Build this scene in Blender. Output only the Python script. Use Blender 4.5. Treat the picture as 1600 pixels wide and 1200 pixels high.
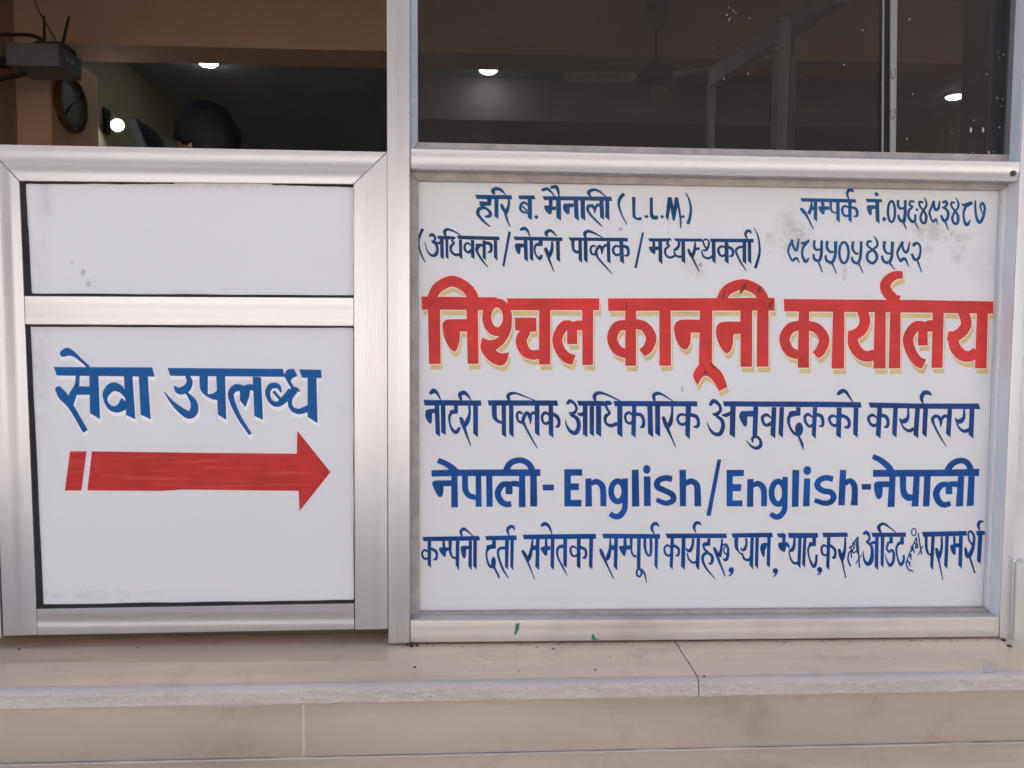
import bpy, bmesh, math, random
import numpy as np
from mathutils import Vector, Matrix, noise
from mathutils.geometry import delaunay_2d_cdt, tessellate_polygon
random.seed(7)
R = math.radians
scene = bpy.context.scene
for o in list(bpy.data.objects): bpy.data.objects.remove(o)

# ---------------------------------------------------------------- camera
FPX = 1209.0                                   # focal length in photo pixels (1600 wide)
CAM = Vector((0.0, -1.5, 0.61))                # metres; the top of the stone ledge is z = 0
YAW, PITCH, ROLL = R(2.568), R(3.548), R(-0.378)
FWD = Vector((math.sin(YAW)*math.cos(PITCH), math.cos(YAW)*math.cos(PITCH), -math.sin(PITCH)))
_r = Vector((math.cos(YAW), -math.sin(YAW), 0)); _d = FWD.cross(_r)
RIGHT = _r*math.cos(ROLL) + _d*math.sin(ROLL)
DOWN = -_r*math.sin(ROLL) + _d*math.cos(ROLL)
cd = bpy.data.cameras.new('camera'); cam = bpy.data.objects.new('camera', cd)
scene.collection.objects.link(cam); scene.camera = cam
cd.sensor_width = 36.0; cd.lens = 36.0*FPX/1600; cd.clip_start = 0.05; cd.clip_end = 400
cd.dof.use_dof = True; cd.dof.focus_distance = 1.53; cd.dof.aperture_fstop = 9.0     # phone lens, focused on the boards
M = Matrix((RIGHT, -DOWN, -FWD)).transposed().to_4x4(); M.translation = CAM; cam.matrix_world = M
def at(px, py, Y):
    """point of the vertical plane y = Y that was measured at photo pixel (px, py)"""
    v = FWD + RIGHT*((px-800)/FPX) + DOWN*((py-600)/FPX)
    return CAM + v*((Y-CAM.y)/v.y)

# ---------------------------------------------------------------- sky, sun, exposure
w = bpy.data.worlds.new('World'); scene.world = w; w.use_nodes = True
nt = w.node_tree; bg = nt.nodes['Background']
sky = nt.nodes.new('ShaderNodeTexSky'); sky.sky_type = 'NISHITA'; sky.sun_disc = False
SUN_EL, SUN_AZ = R(50), R(18)
sky.sun_elevation = SUN_EL; sky.sun_rotation = SUN_AZ
sky.air_density = 0.8; sky.dust_density = 6.0; sky.ozone_density = 1.0
nt.links.new(sky.outputs[0], bg.inputs[0]); bg.inputs[1].default_value = 0.15
sl = bpy.data.lights.new('sun', 'SUN'); so = bpy.data.objects.new('sun', sl); scene.collection.objects.link(so)
sl.energy = 2.4; sl.angle = R(0.6); sl.color = (1.0, 0.965, 0.92)
sd = Vector((math.sin(SUN_AZ)*math.cos(SUN_EL), math.cos(SUN_AZ)*math.cos(SUN_EL), math.sin(SUN_EL)))
so.rotation_euler = sd.to_track_quat('Z', 'Y').to_euler(); so.location = (0, -6, 8)
scene.view_settings.view_transform = 'Standard'; scene.view_settings.look = 'None'
scene.view_settings.gamma = 1.0; scene.view_settings.exposure = 1.43
scene.render.engine = 'CYCLES'
scene.cycles.max_bounces = 10; scene.cycles.transparent_max_bounces = 16

# ---------------------------------------------------------------- helpers
COL = scene.collection
def tag(o, label=None, cat=None, group=None, kind=None):
    for k, v in (('label', label), ('category', cat), ('group', group), ('kind', kind)):
        if v: o[k] = v
    return o
def thing(name, loc, label, cat, group=None):
    o = bpy.data.objects.new(name, None); COL.objects.link(o); o.location = loc
    o.empty_display_size = 0.05
    return tag(o, label, cat, group)
def obj(name, bm, mat, parent=None, smooth=False, bevel=0.0, seg=2):
    me = bpy.data.meshes.new(name)
    bmesh.ops.recalc_face_normals(bm, faces=bm.faces)
    if smooth:
        for f in bm.faces: f.smooth = True
    bm.to_mesh(me); bm.free()
    if mat: me.materials.append(mat)
    o = bpy.data.objects.new(name, me); COL.objects.link(o)
    if parent:
        o.parent = parent; o.matrix_parent_inverse = Matrix.Translation(-parent.location) if parent.type == 'EMPTY' else Matrix()
    if bevel:
        b = o.modifiers.new('bevel', 'BEVEL'); b.width = bevel; b.segments = seg; b.limit_method = 'ANGLE'; b.angle_limit = R(35)
    return o
def add_box(bm, lo, hi):
    vs = [bm.verts.new((x, y, z)) for x in (lo[0], hi[0]) for y in (lo[1], hi[1]) for z in (lo[2], hi[2])]
    for f in ((0,1,3,2), (4,6,7,5), (0,4,5,1), (2,3,7,6), (0,2,6,4), (1,5,7,3)): bm.faces.new([vs[i] for i in f])
def box(lo, hi):
    bm = bmesh.new(); add_box(bm, lo, hi); return bm
def add_prism(bm, pts, y0, y1):
    """polygon of (x, z) pairs or Vectors pushed from depth y0 to y1"""
    p = [((q.x, q.z) if isinstance(q, Vector) else q) for q in pts]
    a = [bm.verts.new((x, y0, z)) for x, z in p]; b = [bm.verts.new((x, y1, z)) for x, z in p]
    n = len(p); bm.faces.new(a); bm.faces.new(b[::-1])
    for i in range(n): bm.faces.new((a[i], b[i], b[(i+1) % n], a[(i+1) % n]))
def prism(pts, y0, y1):
    bm = bmesh.new(); add_prism(bm, pts, y0, y1); return bm
def pxprism(px, y0, y1, plane=None):
    return prism([at(x, y, y0 if plane is None else plane) for x, y in px], y0, y1)
def add_tube(bm, path, rad, n=12, cap=True):
    path = [Vector(p) for p in path]; rings = []
    rr = rad if isinstance(rad, (list, tuple)) else [rad]*len(path)
    for i, p in enumerate(path):
        t = (path[min(i+1, len(path)-1)] - path[max(i-1, 0)]).normalized()
        u = t.orthogonal().normalized() if i == 0 else (u - t*u.dot(t)).normalized()
        v = t.cross(u)
        rings.append([bm.verts.new(p + (u*math.cos(2*math.pi*k/n) + v*math.sin(2*math.pi*k/n))*rr[i]) for k in range(n)])
    for a, b in zip(rings, rings[1:]):
        for k in range(n): bm.faces.new((a[k], a[(k+1) % n], b[(k+1) % n], b[k]))
    if cap: bm.faces.new(rings[0][::-1]); bm.faces.new(rings[-1])
def add_lathe(bm, prof, n=32, axis='Z', c=(0,0,0)):
    """profile of (radius, height) pairs turned round an axis"""
    rings = []
    for r, h in prof:
        ring = []
        for k in range(n):
            a = 2*math.pi*k/n; x, y = r*math.cos(a), r*math.sin(a)
            p = (x, y, h) if axis == 'Z' else ((h, x, y) if axis == 'X' else (x, h, y))
            ring.append(bm.verts.new(Vector(p)+Vector(c)))
        rings.append(ring)
    for a, b in zip(rings, rings[1:]):
        for k in range(n): bm.faces.new((a[k], a[(k+1) % n], b[(k+1) % n], b[k]))
    bm.faces.new(rings[0][::-1]); bm.faces.new(rings[-1])

# ---------------------------------------------------------------- materials
class NT:
    def __init__(s, name):
        s.m = bpy.data.materials.new(name); s.m.use_nodes = True; s.t = s.m.node_tree
        s.b = s.t.nodes['Principled BSDF']; s._co = None
    def n(s, typ, **kw):
        d = s.t.nodes.new(typ)
        for k, v in kw.items():
            if k[0] == '_': setattr(d, k[1:], v)
            else: d.inputs[k].default_value = v
        return d
    def l(s, a, b): s.t.links.new(a, b)
    def co(s, scale=(1,1,1), loc=(0,0,0)):
        g = s.n('ShaderNodeNewGeometry'); mp = s.n('ShaderNodeMapping')
        mp.inputs['Scale'].default_value = scale; mp.inputs['Location'].default_value = loc
        s.l(g.outputs['Position'], mp.inputs['Vector']); return mp.outputs[0]
    def noise(s, scale, detail=4, rough=.55, stretch=(1,1,1), dist=0.0):
        d = s.n('ShaderNodeTexNoise', Scale=scale, Detail=detail, Roughness=rough, Distortion=dist)
        s.l(s.co(stretch), d.inputs['Vector']); return d.outputs['Fac']
    def ramp(s, fac, stops):
        r = s.n('ShaderNodeValToRGB'); e = r.color_ramp.elements
        while len(e) < len(stops): e.new(.5)
        for q, (p, c) in zip(e, stops): q.position = p; q.color = c if len(c) == 4 else (*c, 1)
        s.l(fac, r.inputs[0]); return r.outputs[0]
    def rng(s, fac, a, b, lo, hi):
        r = s.n('ShaderNodeMapRange'); r.inputs[1].default_value = a; r.inputs[2].default_value = b
        r.inputs[3].default_value = lo; r.inputs[4].default_value = hi; s.l(fac, r.inputs[0]); return r.outputs[0]
    def mix(s, fac, a, b, mode='MIX'):
        m = s.n('ShaderNodeMix', _data_type='RGBA', _blend_type=mode)
        for i, v in ((0, fac), (6, a), (7, b)):
            if hasattr(v, 'links'): s.l(v, m.inputs[i])
            else: m.inputs[i].default_value = v if i == 0 else (*v, 1)
        return m.outputs[2]
    def math(s, op, a, b=None):
        m = s.n('ShaderNodeMath', _operation=op)
        for i, v in enumerate((a, b)):
            if v is None: continue
            if hasattr(v, 'links'): s.l(v, m.inputs[i])
            else: m.inputs[i].default_value = v
        return m.outputs[0]
    def bump(s, h, strength, dist=.01):
        b = s.n('ShaderNodeBump', Strength=strength, Distance=dist); s.l(h, b.inputs['Height']); s.l(b.outputs[0], s.b.inputs['Normal'])
    def set(s, **kw):
        for k, v in kw.items():
            i = s.b.inputs[{'base': 'Base Color', 'rough': 'Roughness', 'metal': 'Metallic', 'spec': 'Specular IOR Level', 'coat': 'Coat Weight', 'coatr': 'Coat Roughness', 'emit': 'Emission Color', 'estr': 'Emission Strength'}[k]]
            if hasattr(v, 'links'): s.l(v, i)
            else: i.default_value = (*v, 1) if isinstance(v, tuple) else v
        return s.m
    def spot(s, c, r):
        """soft round mask about a world point, radii (x, y, z): places a stain on a surface"""
        g = s.n('ShaderNodeTexGradient', _gradient_type='SPHERICAL')
        sc = tuple(1/q for q in r)
        s.l(s.co(sc, tuple(-a*b for a, b in zip(c, sc))), g.inputs[0]); return g.outputs['Fac']

def simple(name, base, rough=.6, metal=0.0, var=.12, scale=6, bump=0.0, bscale=60, spec=.5):
    t = NT(name); f = t.noise(scale, 5)
    lo = tuple(c*(1-var) for c in base); hi = tuple(min(1, c*(1+var)) for c in base)
    t.set(base=t.ramp(f, [(.3, lo), (.7, hi)]), rough=t.rng(t.noise(scale*2.3), .3, .7, rough*.88, min(1, rough*1.12)), metal=metal, spec=spec)
    if bump: t.bump(t.noise(bscale, 4), bump, .004)
    return t.m
def aluminium(name, axis, base=(.55, .545, .556), rough=.25, dirt=.5):
    """brushed extrusion: fine lines along its length, grime in blotches"""
    t = NT(name); st = [150, 150, 150]; st['XYZ'.index(axis)] = .3
    lines = t.noise(1, 3, .6, tuple(st)); st2 = [14, 14, 14]; st2['XYZ'.index(axis)] = .15
    bands = t.noise(1, 2, .5, tuple(st2)); bl = t.noise(5, 3, .5); sp = t.noise(150, 2, .6); pt = t.noise(3.2, 3, .5)
    c = t.ramp(lines, [(.3, tuple(q*.95 for q in base)), (.7, base)])
    c = t.mix(t.rng(bands, .35, .7, 0, .16), c, tuple(q*.80 for q in base))
    if dirt > .6: c = t.mix(t.rng(bl, .45, .75, 0, .35*dirt), c, (.36, .32, .28))
    grit = t.math('MULTIPLY', t.rng(sp, .70, .76, 0, .6), t.rng(pt, .5, .62, 0, 1))
    c = t.mix(grit, c, (.16, .14, .12))
    t.set(base=c, metal=.76, rough=t.rng(bands, .3, .7, rough*.85, rough*1.25))
    wide = t.noise(1, 1, .4, tuple(.12 if i == 'XYZ'.index(axis) else 26 for i in range(3))); t.bump(wide, .38, .012)
    return t.m
ALU_V = aluminium('anodised aluminium, upright', 'Z')
ALU_H = aluminium('anodised aluminium, level', 'X')
ALU_DIRTY = aluminium('weathered aluminium', 'X', (.66, .64, .62), .42, 1.3)
ALU_DULL = aluminium('dull aluminium bead', 'Z', (.40, .375, .36), .5, 1.2)
RUBBER = simple('black rubber gasket', (.012, .012, .013), .75)
def panel_mat(name, base, stains=()):
    t = NT(name); f = t.noise(2.2, 3); g = t.noise(38, 6, .7)
    c = t.ramp(f, [(.3, tuple(q*.965 for q in base)), (.7, base)])
    c = t.mix(t.rng(g, .66, .8, 0, .16), c, tuple(q*.55 for q in base))
    for (p, r, col, amt, sc) in stains:
        k = t.math('MULTIPLY', t.rng(t.spot(p, r), 0, .7, 0, 1), t.rng(t.noise(sc, 6, .7), .40, .68, 0, 1))
        c = t.mix(t.math('MULTIPLY', k, amt), c, col)
    t.set(base=c, rough=t.rng(g, .3, .8, .36, .5), spec=.45); t.bump(t.noise(5, 2), .03, .01); return t.m
def paint(name, base, var=.18, rough=.38, washed=0.0):
    """hand brushed enamel: streaky, thicker and thinner in patches"""
    t = NT(name); a = t.noise(13, 4, .6); b = t.noise(1, 4, .6, (7, 7, 150))
    c = t.ramp(a, [(.3, tuple(q*(1-var) for q in base)), (.72, tuple(min(1, q*(1+var)) for q in base))])
    c = t.mix(t.rng(b, .5, .8, 0, .25+washed), c, tuple(min(1, q*1.25+.03+.05*washed) for q in base))
    t.set(base=c, rough=t.rng(a, .3, .7, rough*.85, rough*1.2), spec=.14); return t.m

# ---------------------------------------------------------------- painted strokes, measured on the boards
T = r'''
@name 730 285 8
P 95 155 553 160 565 212 120 210
P 248 205 305 205 300 290 180 292 150 264 152 235 248 240
s 160 265 34 195 300 36 225 325 26
s 205 318 30 150 335 50 132 385 44 160 435 36 215 495 30 290 557 14
s 195 315 34 250 335 34 290 385 40 275 420 44 220 428 20
I 340 205 52 340 425 460
s 345 150 24 322 110 52 355 80 46 420 95 38 482 155 12
s 520 205 26 520 280 34 490 370 50 470 400 30
r 430 285 38 445 320 44 470 370 34 500 470 28 535 555 14
P 637 163 840 163 853 212 652 212
I 755 205 55 755 440 475
s 758 285 22 710 252 34 667 290 36 672 350 32 715 375 30 760 380 30
S 22 690 295 750 360
P 862 405 892 435 866 462 835 435
P 940 172 1800 178 1815 232 962 222
r 945 95 40 1000 82 40 1050 120 26 1090 175 14
r 1058 62 40 1110 58 46 1138 110 34 1148 175 16
P 1020 215 1066 215 1066 300 1110 300 1110 345 1062 350 1050 402 1010 390 968 335 960 290 1020 288
I 1110 215 60 1115 440 482
P 1195 290 1215 265 1330 262 1330 310 1285 312 1278 390 1250 402 1205 350
I 1330 225 56 1340 440 482
I 1415 225 56 1420 440 480
@name 920 285 8
s 25 180 18 -2 125 48 60 92 38 130 112 28 215 182 14
s 45 290 40 -5 300 44 -12 345 36 25 410 28 90 475 26 172 556 14
s 35 285 36 72 330 40 72 390 10
s 75 340 30 105 285 36 145 290 40
I 132 225 52 140 435 470
I 205 230 52 205 435 478
s 440 140 46 390 200 44 375 280 32 410 400 22 478 530 12
P 538 182 584 182 584 415 600 440 662 435 655 475 600 470 545 430
P 690 425 718 405 750 425 722 452
P 762 190 800 190 805 400 822 415 866 415 864 466 800 466 765 425
P 892 430 918 405 942 430 918 455
P 985 185 1032 185 1032 240 990 485 960 430
P 998 185 1036 185 1080 400 1065 480 1045 470
P 1045 470 1075 480 1118 250 1105 185 1072 185
s 1098 190 36 1130 350 30 1145 450 26 1150 570 20
P 1150 430 1180 405 1205 428 1178 452
s 1210 128 12 1255 220 24 1275 330 32 1265 430 38 1238 522 44
@profession 645 355 8
s 125 20 40 90 100 36 75 180 22 85 270 22 115 360 24 160 445 12
r 216 106 34 245 92 40 282 140 28 255 178 30 232 172 18
s 240 178 28 290 215 32 308 280 36 285 345 46 230 350 30 180 290 18 148 180 8
s 275 185 22 320 200 34 355 185 40
I 340 150 45 345 375 405
P 300 105 470 110 470 155 320 150
I 408 150 36 410 375 405
s 412 110 24 398 60 44 430 28 34 510 50 24 605 105 12
s 460 132 40 510 132 32 538 135 14
s 510 145 26 490 175 22 515 200 30 478 240 36 480 300 32 530 345 34 590 340 40
I 575 155 40 580 370 405
P 548 105 1078 117 1085 165 570 150
s 735 235 14 690 200 26 652 225 32 652 280 30 690 315 30 735 310 30
s 690 315 26 740 275 30
I 725 160 44 728 370 405
I 870 165 42 872 380 415
s 905 195 40 965 210 44 982 260 40 972 305 36 935 312 16
s 785 225 36 870 225 40
s 830 240 44 800 270 44 815 330 30 870 415 26 940 500 12
I 1010 165 44 1015 380 420
P 1195 45 1228 65 1145 495 1118 485
@profession 730 285 8
P 575 675 1190 688 1192 735 598 722
r 676 588 40 715 575 44 755 605 30 785 675 14
P 595 800 600 775 620 762 710 765 710 815 670 815 660 890 645 902 615 870
I 705 720 48 712 955 995
I 778 720 45 782 955 990
P 893 725 945 728 943 795 870 800 870 760 893 748
s 880 775 44 848 800 32 845 870 24 875 930 26 910 950 44 932 905 34
s 1060 735 22 1060 830 40 1025 920 50 1000 910 30
r 982 835 44 1000 880 46 1020 950 32 1085 1120 10
I 1110 735 46 1115 960 998
s 1000 680 22 988 630 48 1035 602 38 1080 630 26 1118 672 14
P 1265 688 2005 693 2010 740 1285 728
P 1297 725 1343 728 1343 830 1365 850 1390 850 1390 890 1350 885 1310 840
I 1388 728 45 1392 970 1010
I 1455 730 48 1458 970 1010
s 1480 692 24 1470 640 46 1515 610 38 1600 640 24 1695 692 12
@profession 920 285 8
s 88 805 22 50 792 28 22 830 30 35 890 28 85 905 28
s 80 905 34 100 840 36 135 800 40 165 840 40 160 902 12
s 165 840 28 200 790 34 230 790 36
s 98 880 36 110 935 26 180 1020 24 290 1140 12
I 222 738 44 228 985 1015
s 388 810 20 340 795 30 305 830 34 315 885 32 350 908 32 395 895 32
I 378 738 52 390 985 1022
s 405 790 34 430 797 38 480 815 42 495 870 36 482 912 34 442 912 14
P 665 618 690 632 598 1075 568 1068
P 738 698 1000 700 1005 740 760 740
P 795 738 830 738 830 800 870 800 870 845 835 848 830 895 805 892 765 855 745 805 795 800
I 868 738 48 872 985 1025
s 960 718 34 1010 712 30 1032 728 14
s 1000 735 28 975 770 26 1008 792 22 958 835 32 960 900 28 1010 940 30 1075 920 32
s 1130 740 34 1120 800 36 1085 838 40 1055 838 14
s 1062 855 18 1090 915 28 1150 930 32 1180 910 30
P 1060 700 1415 703 1420 742 1090 738
I 1155 738 48 1158 980 1018
s 1330 745 20 1320 850 40 1290 930 46
r 1245 842 30 1265 890 40 1300 955 26 1380 1118 14
S 34 1315 832 1385 828
s 1440 780 26 1428 735 24 1462 712 22 1500 740 24 1490 810 32 1460 850 32 1420 845 14
s 1432 755 22 1450 800 22 1480 830 26
s 1408 850 18 1430 920 24 1490 950 30 1545 920 30
@profession 1080 285 8
P 230 703 775 705 785 752 245 745
I 255 745 48 258 975 1022
s 425 815 20 380 800 30 340 830 32 348 890 32 385 920 30 430 900 30
I 415 748 50 418 985 1022
s 435 800 34 460 807 36 510 835 38 522 880 34 508 918 34 470 922 12
s 645 805 34 590 815 32 558 855 32 575 910 28 620 1000 26 690 1108 10
I 640 748 48 640 985 1025
I 705 750 44 708 980 1025
s 700 710 16 678 650 34 700 608 38 735 612 34 748 645 10
s 785 565 6 830 660 20 852 780 26 850 900 32 800 1075 40
@contact 1220 285 8
P 243 195 935 210 942 255 260 240
s 385 240 22 375 330 40 345 395 50
r 258 335 40 290 370 44 330 430 28 408 585 14
P 370 298 420 298 420 345 370 345
I 410 240 45 410 455 495
P 500 245 540 245 548 300 605 300 605 345 550 345 545 400 515 395 470 330 470 300 505 300
P 605 245 640 245 640 330 660 370 700 365 700 392 650 385 615 350
I 690 245 45 692 465 505
s 845 315 22 800 295 30 768 330 32 780 400 32 820 422 32 850 410 30
I 840 245 44 842 470 510
s 860 305 32 884 312 34 935 330 38 955 380 36 945 420 34 905 425 14
s 848 215 16 828 140 34 850 98 42 885 98 42 912 125 10
P 1055 205 1255 210 1270 248 1075 248
P 1072 310 1080 290 1100 285 1185 290 1185 330 1140 335 1132 415 1110 412 1080 355
I 1178 248 50 1185 480 520
P 1195 115 1230 155 1200 180 1165 145
P 1290 425 1322 460 1285 495 1262 455
@contact 1360 285 8
O 262 365 44 130 32
s 345 220 34 345 290 34 370 325 34 420 320 30
s 435 220 34 432 400 40 420 480 40
s 345 405 28 365 465 38 410 490 40 435 470 30
s 415 505 26 450 588 14
s 550 245 24 505 235 28 488 280 28 535 305 24
s 530 305 24 482 350 32 475 430 32 520 490 38 555 475 34 560 400 28
s 560 500 24 600 582 12
P 560 340 580 322 603 342 582 362
s 660 250 26 612 245 30 618 300 26 660 350 28 695 420 36 685 500 36 645 500 34 625 440 32 645 375 28 690 310 28 700 260 26 670 185 12
s 865 230 16 850 320 36 818 345 36 795 300 32 795 230 22
s 795 230 36 758 320 28 737 380 30 760 460 24 785 500 24
s 780 500 34 820 460 28 836 528 10
s 898 255 28 940 238 32 955 275 32 920 315 28 892 315 14
s 915 315 24 965 360 34 965 440 38 920 480 38 880 410 32
s 935 495 26 975 598 12
s 1055 255 26 1010 255 28 1018 310 26 1060 360 28 1095 430 36 1085 510 36 1045 510 34 1022 450 32 1045 380 28 1090 320 28 1100 265 26 1065 190 12
P 1130 262 1160 268 1265 232 1280 270 1230 305 1150 300
s 1200 285 40 1165 370 30 1170 470 30 1205 530 44 1250 470 16
s 1310 225 22 1310 320 30 1325 440 34 1365 500 42 1408 430 38 1428 320 32 1400 258 32 1372 295 28 1385 350 18 1405 405 10
@contact 1220 285 8
s 222 705 22 205 825 34 180 848 30 152 790 32 138 715 22
s 145 715 36 100 820 32 95 880 26 140 980 26
s 140 985 34 195 948 34 232 1005 10
P 248 745 290 745 350 710 362 745 310 780 255 778
s 320 755 40 272 830 32 270 920 32 310 990 42 352 945 18
s 420 720 30 415 800 34 445 845 30 490 835 26
s 510 725 36 505 900 38 480 985 40
s 405 895 28 420 960 36 470 985 38
s 468 985 26 520 1125 16
s 580 730 34 575 810 34 610 865 34 660 870 26
s 685 735 44 680 900 40 650 1000 44
s 555 910 28 575 980 38 640 1010 40
s 638 1000 26 695 1140 12
O 788 878 58 130 34
s 905 735 40 895 820 34 930 885 30 970 890 26
s 1005 735 36 995 920 38 970 1010 40
s 885 930 28 905 990 36 965 1015 36
s 968 1000 26 1028 1135 12
s 1140 740 16 1095 740 34 1080 785 28 1130 830 28 1185 880 38 1200 950 34 1150 1010 36 1085 970 34 1085 890 34 1150 840 30 1205 790 32 1200 730 26 1160 668 12
s 1295 735 38 1290 820 34 1320 880 30 1370 890 26
s 1395 740 38 1385 930 38 1350 1010 44
s 1262 915 28 1285 985 38 1345 1010 40
s 1355 1000 30 1425 1092 12
@contact 1360 285 8
s 490 740 14 465 855 34 430 870 34 402 810 28 398 740 26
s 405 740 36 345 850 32 335 900 28 370 985 28
s 365 990 42 430 955 36 480 1060 10
s 528 795 42 570 758 36 618 790 28 622 880 28 595 955 38 550 960 38 512 890 28
s 590 985 28 640 1125 14
@title 650 420 6.6667
P 55 288 845 298 800 400 700 430 62 425
s 165 350 98 172 290 100 235 190 112 375 130 115 510 185 112 585 280 116 592 350 116
P 125 420 250 420 258 992 135 992
P 275 580 290 550 310 535 340 527 530 525 530 655 460 655 455 740 440 810 420 850 402 865 380 855 340 810 300 730 280 650
P 527 420 645 420 652 990 537 990
O 845 505 108 150 95
P 1000 520 990 640 930 760 830 850 890 880 970 868 955 940 925 990 880 1008 800 985 720 915 672 825 688 712 740 738 800 740 870 700 920 600
P 950 308 1910 308 1910 432 955 432
P 1030 508 1252 510 1255 650 1180 660 1110 650 1035 640
s 1150 645 100 1097 740 118 1130 850 110 1200 895 100 1290 890 100
P 1282 425 1400 425 1398 998 1280 998
@title 850 420 6.6667
s 300 592 90 210 595 105 140 720 104 165 840 104 230 920 110 312 950 112
P 240 590 345 590 345 785 240 785
P 300 555 340 538 400 540 400 640 300 640
P 397 425 513 425 510 1003 400 1003
P 665 308 1600 306 2401 302 2401 436 1600 436 668 440
P 845 430 960 430 958 1010 845 1010
s 860 585 105 760 605 108 710 720 108 760 840 105 860 890 92
s 950 572 100 1050 605 105 1115 710 110 1085 820 105 1020 878 90
P 1200 430 1320 430 1322 1010 1202 1010
@title 1020 435 6.6667
P 220 510 240 460 290 432 490 430 490 565 395 565 390 670 360 730 330 745 280 710 235 620
P 487 330 620 330 615 900 480 900
P 480 895 620 900 700 960 745 1040 775 1130 690 1175 640 1090 590 1030 550 1012 510 1035 465 1115 420 1020 430 970
P 655 550 670 490 715 455 915 450 915 578 840 580 830 700 800 765 765 785 720 740 670 640
P 910 330 1035 330 1033 922 912 922
P 1085 330 1205 330 1205 920 1082 920
s 718 280 106 722 205 108 785 115 112 930 64 112 1070 110 112 1140 195 116 1150 280 116
@title 1200 420 6.6667
P 163 315 1550 325 2345 340 2345 468 1550 457 168 443
P 318 440 428 440 425 1030 308 1030
s 330 588 100 230 620 108 170 730 110 220 855 106 320 900 92
s 415 590 100 510 622 105 582 730 110 550 845 105 492 902 92
P 675 440 795 440 790 1040 660 1040
s 975 420 110 1008 540 112 970 640 112 880 700 110
s 885 680 100 890 790 114 960 888 112 1040 912 112 1110 890 110
P 835 645 900 640 940 740 880 760 825 730
P 1110 450 1225 450 1222 1040 1095 1040
P 1270 455 1380 455 1375 1038 1255 1038
s 1402 63 76 1330 68 88 1260 105 104 1220 170 112 1238 240 112 1290 300 110 1330 350 100
P 1260 250 1330 275 1385 280 1365 325 1230 325
@title 1340 420 6.6667
s 695 592 90 600 602 105 525 720 110 550 850 108 615 955 108 690 995 108
P 628 590 728 590 728 800 625 800
P 690 560 735 535 790 535 790 655 690 655
P 780 450 895 450 882 1032 768 1032
s 1090 430 112 1130 560 112 1090 650 112 1000 715 112
P 945 652 1010 650 1050 750 980 780 925 740
s 992 690 100 1010 810 115 1080 895 118 1160 912 112 1240 870 110
P 1240 460 1355 460 1340 1038 1220 1038
@office 655 605 8
P 55 158 770 165 780 232 65 228
r 148 70 46 180 45 60 225 75 36 270 160 12
C 75 330 90 285 150 272 200 275 200 325 165 325 160 420 145 458 110 432 80 380
I 192 228 58 205 580 620
I 270 228 58 275 565 598
P 435 228 485 228 485 330 405 335 380 330 385 290 435 278
s 405 315 44 378 370 34 385 460 26 415 530 38 465 562 48 508 500 34
s 625 232 28 630 330 34 600 430 60 570 490 40
r 522 392 46 545 450 56 575 540 36 645 735 12
I 675 232 60 675 580 625
s 525 165 26 510 95 54 555 68 54 600 95 36 650 162 12
P 855 162 1725 165 1738 232 870 230
P 905 228 970 228 972 360 985 400 1030 425 1030 460 970 440 920 390 908 340
I 1030 230 55 1032 590 630
I 1122 230 56 1125 580 630
s 1125 165 32 1110 110 44 1150 78 38 1220 78 26 1300 108 20 1450 168 12
s 1290 335 28 1250 310 34 1222 350 34 1240 420 32 1290 445 36
s 1290 455 46 1310 370 46 1345 320 42 1385 370 48 1390 462 12
s 1385 360 34 1420 318 34 1450 328 40
s 1308 450 46 1330 500 30 1400 630 24 1478 765 12
I 1443 230 60 1445 570 618
@office 835 605 8
I 175 230 58 180 590 635
s 188 350 24 140 320 40 98 355 36 105 430 32 145 455 38 185 435 40
s 205 332 44 235 338 48 285 370 48 308 430 40 295 488 40 260 495 12
r 418 200 40 445 172 46 505 210 34 525 280 34 480 328 44 430 320 20
s 450 340 34 530 390 50 555 480 52 520 568 58 450 550 44 400 470 22 388 400 8
s 535 325 14 575 340 46 620 330 44
P 530 168 870 172 870 235 555 232
I 605 230 58 605 590 625
I 690 235 55 690 575 618
I 770 235 65 770 575 625
s 762 172 34 750 110 48 800 72 44 870 80 28 960 118 24 1075 172 14
P 865 190 895 168 950 170 975 205 945 225 920 225 900 250 865 235
s 890 235 30 915 280 32 938 325 34 890 365 46 890 440 34 950 480 44 1035 455 50
P 985 170 2032 175 2040 240 1005 238
I 1035 235 65 1035 580 632
s 1228 348 22 1180 318 38 1135 355 34 1150 430 32 1195 450 38 1230 430 40
I 1220 238 55 1210 590 635
s 1250 330 44 1280 336 48 1335 350 44 1365 420 42 1355 488 46 1320 500 20
I 1410 238 65 1420 580 630
I 1508 238 62 1510 575 622
@office 1000 605 8
s 402 240 30 400 340 34 380 440 56 350 500 44
r 292 385 44 320 460 54 350 530 40 390 620 24 445 748 12
s 185 175 28 170 110 48 210 78 46 280 92 26 420 180 12
s 588 378 16 565 350 26 510 340 36 468 385 34 492 450 34 545 465 38 580 435 30
P 570 240 640 240 630 400 622 655 565 595
s 610 342 44 640 346 48 705 370 46 730 430 38 718 488 44 665 495 16
r 882 215 40 918 172 54 985 215 40 1005 290 40 950 340 48 905 330 20
s 955 360 36 1020 410 46 1038 490 50 1000 580 54 930 582 42 870 520 26 838 435 8
s 1025 348 22 1080 348 52 1135 320 40
P 1035 175 2200 180 2755 187 2770 255 2200 248 1050 240
I 1128 240 68 1118 590 635
C 1238 350 1265 302 1330 298 1415 300 1415 365 1345 370 1340 450 1318 495 1280 460 1250 400
P 1415 240 1478 245 1465 605 1405 605
s 1412 692 16 1405 640 38 1450 615 36 1502 660 34 1505 730 46 1450 762 42 1390 735 26 1325 665 10
@office 1180 605 8
s 216 402 16 192 378 20 140 345 40 90 375 42 105 450 38 145 475 42 205 450 50
P 205 248 265 250 250 640 190 595
P 305 248 360 250 345 635 290 585
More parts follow.
